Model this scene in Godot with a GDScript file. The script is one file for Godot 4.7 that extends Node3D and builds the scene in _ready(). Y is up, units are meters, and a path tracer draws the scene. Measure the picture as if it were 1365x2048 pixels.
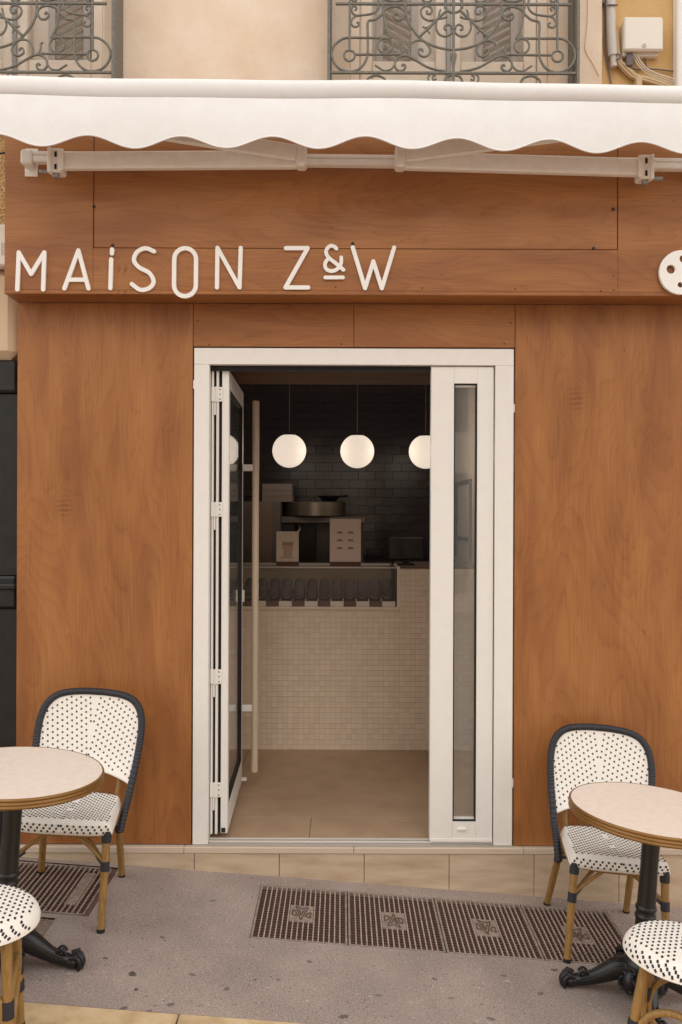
extends Node3D

# ---------------------------------------------------------------- measuring
const FOCAL := 1713.0            # focal length in pixels of the 1365 x 2048 photograph
const EYE_Y := 1.62              # eye above the shop floor (y = 0)
const EYE_Z := 4.17              # eye to the plywood face (z = 0)
const ROLL := 0.0037
const SLOPE := 0.073             # the street falls to the right

func at(px: float, py: float, z: float) -> Vector3:
	var u := px - 682.5
	var v := py - 1024.0
	var c := cos(ROLL)
	var s := sin(ROLL)
	var t := (EYE_Z - z) / FOCAL
	return Vector3((u * c + v * s) * t, EYE_Y - (v * c - u * s) * t, z)

func street_y(x: float) -> float:
	return -0.169 - SLOPE * x

# ---------------------------------------------------------------- geometry
class Geo:
	var v := PackedVector3Array()
	var n := PackedVector3Array()
	var t := PackedVector2Array()

	func uv_of(p: Vector3, m: Vector3) -> Vector2:
		var a := m.abs()
		if a.x > a.y and a.x > a.z:
			return Vector2(p.z, -p.y)
		if a.y > a.z:
			return Vector2(p.x, p.z)
		return Vector2(p.x, -p.y)

	func tri(a: Vector3, b: Vector3, c: Vector3, na: Vector3, nb: Vector3, nc: Vector3, ta = null, tb = null, tc = null):
		var flat := (b - a).cross(c - a)
		if flat.length_squared() < 1e-16:
			return
		var m := na + nb + nc
		if ta == null:
			ta = uv_of(a, flat)
			tb = uv_of(b, flat)
			tc = uv_of(c, flat)
		if flat.dot(m) > 0.0:
			v.append(a); v.append(c); v.append(b)
			n.append(na); n.append(nc); n.append(nb)
			t.append(ta); t.append(tc); t.append(tb)
		else:
			v.append(a); v.append(b); v.append(c)
			n.append(na); n.append(nb); n.append(nc)
			t.append(ta); t.append(tb); t.append(tc)

	func quad(a: Vector3, b: Vector3, c: Vector3, d: Vector3, m: Vector3, uvs = null):
		if uvs == null:
			tri(a, b, c, m, m, m)
			tri(a, c, d, m, m, m)
		else:
			tri(a, b, c, m, m, m, uvs[0], uvs[1], uvs[2])
			tri(a, c, d, m, m, m, uvs[0], uvs[2], uvs[3])

	func box(lo: Vector3, hi: Vector3, x := Transform3D()):
		cbox(lo, hi, 0.0, x)

	# box with chamfered edges
	func cbox(lo: Vector3, hi: Vector3, b: float, x := Transform3D()):
		var c := (lo + hi) / 2.0
		var h := (hi - lo) / 2.0
		b = minf(b, minf(h.x, minf(h.y, h.z)) * 0.9)
		for ax in 3:
			for s in [-1.0, 1.0]:
				var nn := Vector3.ZERO
				nn[ax] = s
				var p := (ax + 1) % 3
				var q := (ax + 2) % 3
				var pts := []
				for k in [[-1, -1], [1, -1], [1, 1], [-1, 1]]:
					var w := Vector3.ZERO
					w[ax] = s * h[ax]
					w[p] = k[0] * (h[p] - b)
					w[q] = k[1] * (h[q] - b)
					pts.append(x * (c + w))
				quad(pts[0], pts[1], pts[2], pts[3], (x.basis * nn).normalized())
		if b <= 0.0:
			return
		for ax in 3:
			var p := (ax + 1) % 3
			var q := (ax + 2) % 3
			for sp in [-1.0, 1.0]:
				for sq in [-1.0, 1.0]:
					var pts := []
					for k in [[-1.0, 0], [1.0, 0], [1.0, 1], [-1.0, 1]]:
						var w := Vector3.ZERO
						w[ax] = k[0] * (h[ax] - b)
						w[p] = sp * (h[p] - (b if k[1] == 0 else 0.0))
						w[q] = sq * (h[q] - (0.0 if k[1] == 0 else b))
						pts.append(x * (c + w))
					var nn := Vector3.ZERO
					nn[p] = sp
					nn[q] = sq
					quad(pts[0], pts[1], pts[2], pts[3], (x.basis * nn).normalized())
		for sx in [-1.0, 1.0]:
			for sy in [-1.0, 1.0]:
				for sz in [-1.0, 1.0]:
					var a := c + Vector3(sx * h.x, sy * (h.y - b), sz * (h.z - b))
					var bb := c + Vector3(sx * (h.x - b), sy * h.y, sz * (h.z - b))
					var cc := c + Vector3(sx * (h.x - b), sy * (h.y - b), sz * h.z)
					var m := (x.basis * Vector3(sx, sy, sz)).normalized()
					tri(x * a, x * bb, x * cc, m, m, m)

	# rows of points joined as one smooth sheet; outward is settled by flip
	func grid(rows: Array, wrap := false, flip := false, uv_scale := Vector2.ONE):
		var nr := rows.size()
		var nc: int = rows[0].size()
		var nm := []
		for i in nr:
			var line := PackedVector3Array()
			for j in nc:
				var du: Vector3
				var dv: Vector3
				if wrap:
					du = rows[i][(j + 1) % nc] - rows[i][(j - 1 + nc) % nc]
				else:
					du = rows[i][mini(j + 1, nc - 1)] - rows[i][maxi(j - 1, 0)]
				dv = rows[mini(i + 1, nr - 1)][j] - rows[maxi(i - 1, 0)][j]
				if du.length_squared() < 1e-14:
					var oi := 1 if i == 0 else nr - 2
					if wrap:
						du = rows[oi][(j + 1) % nc] - rows[oi][(j - 1 + nc) % nc]
				var m := du.cross(dv)
				if m.length_squared() < 1e-20:
					m = Vector3.UP
				line.append((-m if flip else m).normalized())
			nm.append(line)
		for i in nr - 1:
			for j in (nc if wrap else nc - 1):
				var k := (j + 1) % nc
				var a: Vector3 = rows[i][j]
				var b: Vector3 = rows[i][k]
				var c: Vector3 = rows[i + 1][k]
				var d: Vector3 = rows[i + 1][j]
				var ua := Vector2(j, i) * uv_scale
				var ub := Vector2(j + 1, i) * uv_scale
				var uc := Vector2(j + 1, i + 1) * uv_scale
				var ud := Vector2(j, i + 1) * uv_scale
				tri(a, b, c, nm[i][j], nm[i][k], nm[i + 1][k], ua, ub, uc)
				tri(a, c, d, nm[i][j], nm[i + 1][k], nm[i + 1][j], ua, uc, ud)

	func fan(ring, m: Vector3):
		var c := Vector3.ZERO
		for p in ring:
			c += p
		c /= ring.size()
		for j in ring.size():
			tri(c, ring[j], ring[(j + 1) % ring.size()], m, m, m)

	# round bar along points; radius is a number or one for each point
	func tube(pts, radius, segs := 8, closed := false, squash := 1.0):
		var k: int = pts.size()
		var rows := []
		var ref := Vector3.UP
		var t0: Vector3 = (pts[1] - pts[0]).normalized()
		if absf(t0.dot(ref)) > 0.9:
			ref = Vector3.RIGHT
		var side := t0.cross(ref).normalized()
		for i in k:
			var tg: Vector3
			if closed:
				tg = (pts[(i + 1) % k] - pts[(i - 1 + k) % k]).normalized()
			else:
				tg = (pts[mini(i + 1, k - 1)] - pts[maxi(i - 1, 0)]).normalized()
			side = (side - tg * side.dot(tg)).normalized()
			var up := side.cross(tg)
			var r: float = radius if (radius is float or radius is int) else radius[i]
			var ring := PackedVector3Array()
			for s in segs:
				var a := TAU * s / segs
				ring.append(pts[i] + side * cos(a) * r + up * sin(a) * r * squash)
			rows.append(ring)
		if closed:
			rows.append(rows[0])
			grid(rows, true, true, Vector2(1.0 / segs, 0.25))
			return
		grid(rows, true, true, Vector2(1.0 / segs, 0.25))
		fan(rows[0], -(pts[1] - pts[0]).normalized())
		fan(rows[k - 1], (pts[k - 1] - pts[k - 2]).normalized())

	# turned shape: profile of (radius, height); equal points in a row make a crease
	func lathe(profile, segs := 24, x := Transform3D()):
		var run := []
		for i in profile.size():
			var p: Vector2 = profile[i]
			var ring := PackedVector3Array()
			for s in segs:
				var a := TAU * s / segs
				ring.append(x * Vector3(cos(a) * p.x, p.y, sin(a) * p.x))
			if i > 0 and profile[i].is_equal_approx(profile[i - 1]):
				if run.size() > 1:
					grid(run, true, true, Vector2(1.0 / segs, 0.2))
				run = [ring]
				continue
			run.append(ring)
		if run.size() > 1:
			grid(run, true, true, Vector2(1.0 / segs, 0.2))

	func ball(c: Vector3, r: Vector3, rings := 8, segs := 12):
		var rows := []
		for i in rings + 1:
			var a := PI * i / rings
			var ring := PackedVector3Array()
			for s in segs:
				var b := TAU * s / segs
				ring.append(c + Vector3(sin(a) * cos(b) * r.x, cos(a) * r.y, sin(a) * sin(b) * r.z))
			rows.append(ring)
		grid(rows, true, false, Vector2(1.0 / segs, 1.0 / rings))

	# flat outline with holes, pushed out from z0 to z1
	func slab(outer: PackedVector2Array, holes: Array, z0: float, z1: float):
		var poly := outer
		for h in holes:
			var best := 1e9
			var bi := 0
			var bj := 0
			for i in poly.size():
				for j in h.size():
					var d := poly[i].distance_squared_to(h[j])
					if d < best:
						best = d
						bi = i
						bj = j
			var joined := PackedVector2Array()
			for i in bi + 1:
				joined.append(poly[i])
			for j in h.size() + 1:
				joined.append(h[(bj + j) % h.size()])
			for i in range(bi, poly.size()):
				joined.append(poly[i])
			poly = joined
		var ids := Geometry2D.triangulate_polygon(poly)
		for i in range(0, ids.size(), 3):
			var p := []
			for k in 3:
				p.append(Vector3(poly[ids[i + k]].x, poly[ids[i + k]].y, z1))
			tri(p[0], p[1], p[2], Vector3.BACK, Vector3.BACK, Vector3.BACK)
		for ring in [outer] + holes:
			for i in ring.size():
				var a: Vector2 = ring[i]
				var b: Vector2 = ring[(i + 1) % ring.size()]
				var m := Vector3(b.y - a.y, a.x - b.x, 0).normalized()
				quad(Vector3(a.x, a.y, z0), Vector3(b.x, b.y, z0), Vector3(b.x, b.y, z1), Vector3(a.x, a.y, z1), m)

	func mesh() -> ArrayMesh:
		var arrays := []
		arrays.resize(Mesh.ARRAY_MAX)
		arrays[Mesh.ARRAY_VERTEX] = v
		arrays[Mesh.ARRAY_NORMAL] = n
		arrays[Mesh.ARRAY_TEX_UV] = t
		var m := ArrayMesh.new()
		m.add_surface_from_arrays(Mesh.PRIMITIVE_TRIANGLES, arrays)
		return m

func smooth(pts: Array, steps := 6, closed := false) -> PackedVector3Array:
	var out := PackedVector3Array()
	var k := pts.size()
	for i in (k if closed else k - 1):
		var a: Vector3 = pts[(i - 1 + k) % k] if closed else pts[maxi(i - 1, 0)]
		var b: Vector3 = pts[i]
		var c: Vector3 = pts[(i + 1) % k]
		var d: Vector3 = pts[(i + 2) % k] if closed else pts[mini(i + 2, k - 1)]
		for s in steps:
			out.append(b.cubic_interpolate(c, a, d, float(s) / steps))
	if not closed:
		out.append(pts[k - 1])
	return out

# ---------------------------------------------------------------- objects
var taken := {}

func free_name(called: String, parent: Node) -> String:
	var key := "%d/%s" % [parent.get_instance_id(), called]
	var k: int = taken.get(key, 0)
	taken[key] = k + 1
	return called if k == 0 else "%s_%03d" % [called, k]

func tag(o: Node, label: String, category: String, group := ""):
	o.set_meta("label", label)
	o.set_meta("category", category)
	if group:
		o.set_meta("group", group)
	return o

func thing(called: String, label: String, category: String, where := Vector3.ZERO, group := "") -> Node3D:
	var o := Node3D.new()
	o.name = free_name(called, self)
	add_child(o, true)
	o.position = where
	tag(o, label, category, group)
	return o

func put(called: String, mesh: Mesh, m: Material, parent: Node = self, where := Vector3.ZERO) -> MeshInstance3D:
	var o := MeshInstance3D.new()
	o.name = free_name(called, parent)
	o.mesh = mesh
	o.material_override = m
	parent.add_child(o, true)
	o.position = where
	return o

func part(called: String, g: Geo, m: Material, parent: Node = self) -> MeshInstance3D:
	return put(called, g.mesh(), m, parent)

func structure(called: String, g: Geo, m: Material) -> MeshInstance3D:
	var o := part(called, g, m)
	o.set_meta("kind", "structure")
	return o

func board(called: String, lo: Vector3, hi: Vector3, m: Material, parent: Node = self, bevel := 0.0) -> MeshInstance3D:
	var g := Geo.new()
	g.cbox(lo, hi, bevel)
	return part(called, g, m, parent)

func copy_of(o: Node3D, label: String, where: Vector3, turn := 0.0) -> Node3D:
	var c: Node3D = o.duplicate()
	c.name = free_name(String(o.name).trim_suffix("_001"), self)
	add_child(c, true)
	c.position = where
	c.set_meta("label", label)
	return c

# ---------------------------------------------------------------- materials
var M := {}

func rgb(r: float, g: float, b: float) -> Color:
	return Color(r / 255.0, g / 255.0, b / 255.0)

func plain(c: Color, rough := 0.7, metal := 0.0) -> StandardMaterial3D:
	var m := StandardMaterial3D.new()
	m.albedo_color = c
	m.roughness = rough
	m.metallic = metal
	return m

func noise(seed_: int, freq: float, octaves := 4, kind := FastNoiseLite.TYPE_SIMPLEX_SMOOTH) -> FastNoiseLite:
	var f := FastNoiseLite.new()
	f.seed = seed_
	f.frequency = freq
	f.noise_type = kind
	f.fractal_type = FastNoiseLite.FRACTAL_FBM
	f.fractal_octaves = octaves
	return f

# colour picture from seamless noise through a ramp of colours
func ramp_picture(size: Vector2i, f: FastNoiseLite, stops: Array, speck := 0.0, seed_ := 1) -> ImageTexture:
	var src := f.get_seamless_image(size.x, size.y, false, false, 0.15, true)
	src.convert(Image.FORMAT_L8)
	var d := src.get_data()
	var table := PackedByteArray()
	for i in 256:
		var p := i / 255.0 * (stops.size() - 1)
		var k := mini(int(p), stops.size() - 2)
		var c: Color = stops[k].lerp(stops[k + 1], p - k)
		table.append(int(c.r * 255)); table.append(int(c.g * 255)); table.append(int(c.b * 255))
	var rng := RandomNumberGenerator.new()
	rng.seed = seed_
	var out := PackedByteArray()
	out.resize(d.size() * 3)
	for i in d.size():
		var e := 0.0
		if speck > 0.0:
			e = (rng.randf() - 0.5) * speck
		var k := d[i] * 3
		out[i * 3] = clampi(int(table[k] + e), 0, 255)
		out[i * 3 + 1] = clampi(int(table[k + 1] + e), 0, 255)
		out[i * 3 + 2] = clampi(int(table[k + 2] + e), 0, 255)
	return ImageTexture.create_from_image(Image.create_from_data(size.x, size.y, false, Image.FORMAT_RGB8, out))

func relief(f: FastNoiseLite, size := 256) -> ImageTexture:
	var im := f.get_seamless_image(size, size, false, false, 0.15, true)
	im.convert(Image.FORMAT_L8)
	return ImageTexture.create_from_image(im)

func grained(tex: Texture2D, per_metre: float, rough := 0.8, bump: Texture2D = null, cm := 0.2) -> StandardMaterial3D:
	var m := StandardMaterial3D.new()
	m.albedo_texture = tex
	m.roughness = rough
	m.uv1_triplanar = true
	m.uv1_world_triplanar = true
	m.uv1_scale = Vector3.ONE * per_metre
	if bump:
		m.heightmap_enabled = true
		m.heightmap_texture = bump
		m.heightmap_scale = cm
	return m

# rotary-cut plywood: growth-ring contours, fine pores, heartwood streaks, knots, pitch flecks
func plywood(px: Vector2i, metres: Vector2, along_y: bool, seed_: int, knots: Array, flecks: int, heart := 0.25, gain := 1.0) -> StandardMaterial3D:
	var low := noise(seed_, 1.0, 2)
	var wob := noise(seed_ + 1, 1.0, 3)
	var fine := noise(seed_ + 2, 1.0, 3)
	var blot := noise(seed_ + 3, 1.0, 3)
	var red := noise(seed_ + 4, 1.0, 4)
	var dark := Color(0.515, 0.312, 0.165)
	var mid := Color(0.632, 0.412, 0.224)
	var light := Color(0.710, 0.489, 0.290)
	var core := Color(0.47, 0.262, 0.145)
	var out := PackedByteArray()
	out.resize(px.x * px.y * 3)
	var i := 0
	for y in px.y:
		var my := metres.y * y / px.y
		for x in px.x:
			var mx := metres.x * x / px.x
			var g := mx if along_y else my
			var l := my if along_y else mx
			var w := wob.get_noise_2d(g * 6.0, l * 1.2)
			var field := low.get_noise_2d(g * 2.0 + w * 0.12, l * 0.36 + w * 0.03)
			field += w * 0.035
			var kn := 0.0
			for k in knots:
				var dx: float = (g - k[0]) / k[2]
				var dy: float = (l - k[1]) / (k[2] * 1.5)
				var q := dx * dx + dy * dy
				if q < 9.0:
					field += 0.42 * exp(-q)
					kn = maxf(kn, exp(-q * 2.6))
			var ring := field * 10.5
			var f := ring - floorf(ring)
			var line := exp(-f * 14.0) * 0.85 + f * f * 0.36
			var pore := fine.get_noise_2d(g * 130.0, l * 2.6)
			var cloud := blot.get_noise_2d(g * 3.4, l * 0.8)
			var value := 0.575 - line * 0.37 + cloud * 0.34 + pore * 0.28 + w * 0.06 - kn * 0.60 * (0.5 + 0.5 * sin((l * 260.0 if along_y else l * 200.0) + g * 30.0 + w * 5.0))
			value = clampf(value, 0.0, 1.0)
			var c := dark.lerp(mid, value * 2.0) if value < 0.5 else mid.lerp(light, value * 2.0 - 1.0)
			var h := red.get_noise_2d(g * 4.5 + w * 0.2, l * 0.75) + pore * 0.22 + line * 0.12
			var s := smoothstep(0.18, 0.85, h + heart)
			c = c.lerp(core, s * 0.34)
			out[i] = int(minf(c.r * gain, 1.0) * 255); out[i + 1] = int(minf(c.g * gain, 1.0) * 255); out[i + 2] = int(minf(c.b * gain, 1.0) * 255)
			i += 3
	var im := Image.create_from_data(px.x, px.y, false, Image.FORMAT_RGB8, out)
	var rng := RandomNumberGenerator.new()
	rng.seed = seed_ + 9
	for k in flecks:
		var fx := rng.randi_range(4, px.x - 8)
		var fy := rng.randi_range(4, px.y - 16)
		var long := rng.randi_range(2, 7)
		for s in long:
			var p := Vector2i(fx + (s / 4 if along_y else s), fy + (s if along_y else s / 4))
			im.set_pixelv(p, im.get_pixelv(p).darkened(0.45))
	var m := StandardMaterial3D.new()
	m.albedo_texture = ImageTexture.create_from_image(im)
	m.roughness = 0.40
	m.metallic_specular = 0.5
	m.texture_repeat = true
	return m

# board whose picture is laid over the rectangle (x0, y0)-(x1, y1)
func veneer(called: String, lo: Vector3, hi: Vector3, sheet: Rect2, m: Material, parent: Node, bevel := 0.0015) -> MeshInstance3D:
	var g := Geo.new()
	g.cbox(lo, hi, bevel)
	for i in g.v.size():
		var p := g.v[i]
		var a := g.n[i].abs()
		var q := Vector2(p.x, p.y)
		if a.x > 0.8:
			q = Vector2(p.x + p.z, p.y)
		elif a.y > 0.8:
			q = Vector2(p.x, p.y + p.z)
		g.t[i] = Vector2((q.x - sheet.position.x) / sheet.size.x, (sheet.end.y - q.y) / sheet.size.y)
	return part(called, g, m, parent)

# ---------------------------------------------------------------- scene
func _ready():
	camera_and_light()
	make_materials()
	build_street()
	build_houses()
	build_shop_front()
	build_room()
	build_sign()
	build_awning()
	build_folding_door()
	build_counter()
	build_counter_things()
	build_lamps()
	build_window_guards()
	build_wall_fittings()
	build_gratings()
	build_furniture()

func camera_and_light():
	var cam := Camera3D.new()
	cam.name = "camera"
	add_child(cam)
	cam.position = Vector3(0, EYE_Y, EYE_Z)
	cam.rotation.z = ROLL
	cam.fov = 61.75
	cam.near = 0.05
	cam.far = 300.0
	cam.current = true
	var sky_mat := ProceduralSkyMaterial.new()
	sky_mat.sky_top_color = Color(0.93, 0.925, 0.915)
	sky_mat.sky_horizon_color = Color(1.0, 0.992, 0.98)
	sky_mat.ground_bottom_color = Color(0.35, 0.29, 0.26)
	sky_mat.ground_horizon_color = Color(0.45, 0.38, 0.34)
	sky_mat.sky_energy_multiplier = 1.0
	sky_mat.energy_multiplier = 1.45
	sky_mat.sun_angle_max = 1.0
	var sky := Sky.new()
	sky.sky_material = sky_mat
	var env := Environment.new()
	env.background_mode = Environment.BG_SKY
	env.sky = sky
	env.tonemap_mode = Environment.TONE_MAPPER_LINEAR
	env.tonemap_exposure = 1.36
	env.sdfgi_enabled = true
	env.ssao_enabled = true
	env.ssil_enabled = true
	var we := WorldEnvironment.new()
	we.name = "environment"
	we.environment = env
	add_child(we)
	var sun := DirectionalLight3D.new()
	sun.name = "sun"
	sun.light_color = Color(1.0, 0.97, 0.94)
	sun.light_energy = 0.2
	sun.light_angular_distance = 30.0
	sun.shadow_enabled = true
	sun.rotation_degrees = Vector3(-40, 6, 0)
	add_child(sun)

func make_materials():
	M.white_metal = grained(ramp_picture(Vector2i(512, 512), noise(2, 0.03, 5), [rgb(235, 231, 225), rgb(238, 234, 228), rgb(239, 236, 230)], 3.0), 0.8, 0.4)
	M.rubber = plain(rgb(24, 22, 22), 0.7)
	M.dark_gap = plain(rgb(30, 24, 22), 0.9)
	M.letter = plain(rgb(248, 245, 239), 0.45)
	M.fabric = grained(ramp_picture(Vector2i(256, 256), noise(3, 0.02, 4), [Color(0.955, 0.945, 0.935), Color(0.975, 0.968, 0.960)], 8.0), 1.5, 0.85)
	M.fabric.backlight_enabled = true
	M.fabric.backlight = Color(0.40, 0.38, 0.35)
	M.arm = grained(ramp_picture(Vector2i(256, 256), noise(4, 0.04, 4), [rgb(236, 228, 218), rgb(246, 240, 232)], 6.0), 1.5, 0.4)
	M.steel = plain(rgb(140, 132, 124), 0.3, 0.9)
	M.machine = plain(rgb(96, 88, 84), 0.5, 0.3)
	M.steel_dull = plain(rgb(150, 146, 140), 0.45, 0.6)
	M.screw = plain(rgb(60, 45, 38), 0.5, 0.4)
	M.black_paint = grained(ramp_picture(Vector2i(256, 256), noise(8, 0.03, 4), [rgb(22, 22, 23), rgb(36, 35, 35)], 4.0), 1.2, 0.38)
	M.iron = plain(rgb(26, 25, 26), 0.34)
	M.plaster = grained(ramp_picture(Vector2i(512, 512), noise(11, 0.012, 5), [rgb(233, 208, 182), rgb(240, 219, 196), rgb(245, 228, 208)], 6.0), 0.5, 0.9, relief(noise(12, 0.05, 4)), 0.25)
	M.ochre = grained(ramp_picture(Vector2i(256, 256), noise(13, 0.015, 4), [rgb(206, 168, 112), rgb(222, 186, 130)], 6.0), 0.6, 0.9, relief(noise(12, 0.05, 4)), 0.2)
	M.roughcast = grained(ramp_picture(Vector2i(256, 256), noise(14, 0.09, 4), [rgb(150, 112, 66), rgb(206, 170, 118), rgb(226, 196, 150)], 30.0), 2.5, 0.95, relief(noise(15, 0.11, 4)), 0.9)
	M.window_paint = grained(ramp_picture(Vector2i(256, 256), noise(17, 0.02, 4), [rgb(230, 214, 196), rgb(240, 228, 212)], 6.0), 1.0, 0.6)
	M.shutter = plain(rgb(176, 164, 156), 0.65)
	M.rail = grained(ramp_picture(Vector2i(256, 256), noise(18, 0.05, 4), [rgb(98, 96, 88), rgb(118, 114, 104), rgb(132, 126, 114)], 10.0), 3.0, 0.55)
	M.glass = plain(Color(0.93, 0.95, 0.94, 0.06), 0.02)
	M.glass.transparency = BaseMaterial3D.TRANSPARENCY_ALPHA
	M.case_glass = plain(Color(0.95, 0.96, 0.95, 0.04), 0.02)
	M.case_glass.transparency = BaseMaterial3D.TRANSPARENCY_ALPHA
	M.case_glass.metallic_specular = 0.1
	M.glass_dark = plain(rgb(64, 58, 54), 0.08)
	M.tile_beige = grained(ramp_picture(Vector2i(512, 512), noise(21, 0.012, 5), [rgb(178, 154, 128), rgb(196, 174, 148), rgb(208, 188, 162)], 8.0), 1.1, 0.55)
	M.tile_beige.uv1_scale = Vector3(0.5, 2.6, 2.6)
	M.tile_trim = plain(rgb(206, 188, 168), 0.5)
	M.floor_tile = grained(ramp_picture(Vector2i(512, 512), noise(22, 0.01, 5), [rgb(176, 146, 118), rgb(192, 163, 133)], 8.0), 0.9, 0.5)
	M.grout = plain(rgb(150, 132, 114), 0.9)
	M.mosaic = plain(rgb(236, 219, 198), 0.3)
	M.mosaic_b = plain(rgb(232, 214, 192), 0.34)
	M.mosaic_c = plain(rgb(239, 223, 203), 0.28)
	M.mosaic_grout = plain(rgb(222, 204, 182), 0.9)
	M.dark_tile = plain(rgb(52, 49, 54), 0.16)
	M.dark_tile_b = plain(rgb(50, 47, 52), 0.19)
	M.dark_grout = plain(rgb(62, 58, 62), 0.9)
	M.room_wall = grained(ramp_picture(Vector2i(256, 256), noise(25, 0.02, 4), [rgb(168, 154, 141), rgb(176, 162, 149)], 4.0), 0.7, 0.8)
	M.bamboo = grained(ramp_picture(Vector2i(256, 256), noise(31, 0.03, 4), [rgb(124, 92, 48), rgb(150, 114, 62), rgb(166, 130, 76)], 8.0), 4.0, 0.45)
	M.bamboo.uv1_scale = Vector3(9, 1.6, 9)
	M.bamboo.uv1_world_triplanar = false
	M.wrap = plain(rgb(38, 38, 46), 0.5)
	M.weave = plain(rgb(240, 234, 226), 0.55)
	M.weave_dot = plain(rgb(30, 28, 30), 0.55)
	M.table_top = grained(ramp_picture(Vector2i(512, 512), noise(33, 0.02, 5), [rgb(228, 214, 202), rgb(235, 222, 210), rgb(239, 228, 217)], 4.0), 2.2, 0.4)
	M.rim = plain(rgb(138, 100, 50), 0.34, 0.35)
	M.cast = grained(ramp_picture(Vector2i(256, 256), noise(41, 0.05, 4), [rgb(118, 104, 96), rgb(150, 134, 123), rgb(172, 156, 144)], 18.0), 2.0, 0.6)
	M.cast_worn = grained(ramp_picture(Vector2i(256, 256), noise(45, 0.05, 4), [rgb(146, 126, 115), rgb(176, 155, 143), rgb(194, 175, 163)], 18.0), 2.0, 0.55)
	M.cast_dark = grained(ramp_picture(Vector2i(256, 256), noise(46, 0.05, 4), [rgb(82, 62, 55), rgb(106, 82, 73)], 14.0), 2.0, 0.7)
	M.dirt = grained(ramp_picture(Vector2i(256, 256), noise(42, 0.06, 4), [rgb(34, 24, 21), rgb(58, 41, 36), rgb(76, 55, 48)], 24.0), 3.0, 0.95)
	M.stone = grained(ramp_picture(Vector2i(512, 512), noise(43, 0.015, 5), [rgb(176, 148, 110), rgb(204, 177, 138), rgb(214, 191, 155)], 14.0), 0.9, 0.8, relief(noise(44, 0.08, 4)), 0.15)
	M.plastic = plain(rgb(236, 228, 216), 0.5)
	M.pvc = plain(rgb(206, 198, 190), 0.5)
	M.cable_beige = plain(rgb(206, 180, 142), 0.6)
	M.cable_white = plain(rgb(232, 222, 206), 0.5)
	M.cable_grey = plain(rgb(112, 102, 98), 0.6)
	M.dark_wood = plain(rgb(92, 52, 32), 0.5)
	M.black_plastic = plain(rgb(20, 18, 20), 0.35)
	M.paper = plain(rgb(228, 216, 206), 0.7)
	M.globe = plain(rgb(250, 240, 226), 0.4)
	M.globe.emission_enabled = true
	M.globe.emission = rgb(255, 238, 220)
	M.globe.emission_energy_multiplier = 0.52

func street_sheet(xs: Array, zs: Array, skip: Array, lift: float, m: Material, called: String):
	var g := Geo.new()
	xs.sort()
	zs.sort()
	var nn := Vector3(SLOPE, 1, 0).normalized()
	for i in xs.size() - 1:
		for j in zs.size() - 1:
			var c := Vector2((xs[i] + xs[i + 1]) / 2.0, (zs[j] + zs[j + 1]) / 2.0)
			var hole := false
			for r in skip:
				if r.has_point(c):
					hole = true
			if hole:
				continue
			var p := []
			for k in [[0, 0], [1, 0], [1, 1], [0, 1]]:
				var x: float = xs[i + k[0]]
				p.append(Vector3(x, street_y(x) + lift, zs[j + k[1]]))
			var uv := []
			for q in p:
				uv.append(Vector2((q.x + 2.2) / 4.4, q.z / 2.75))
			g.quad(p[0], p[1], p[2], p[3], nn, uv)
	return structure(called, g, m)

const GRATES := Rect2(-0.372, 0.125, 1.632, 0.505)
const DRAIN := Rect2(-2.05, 0.06, 0.99, 0.495)
const COVER := Rect2(-1.56, 0.59, 0.373, 0.21)
const KERB_Z := 1.19

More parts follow.
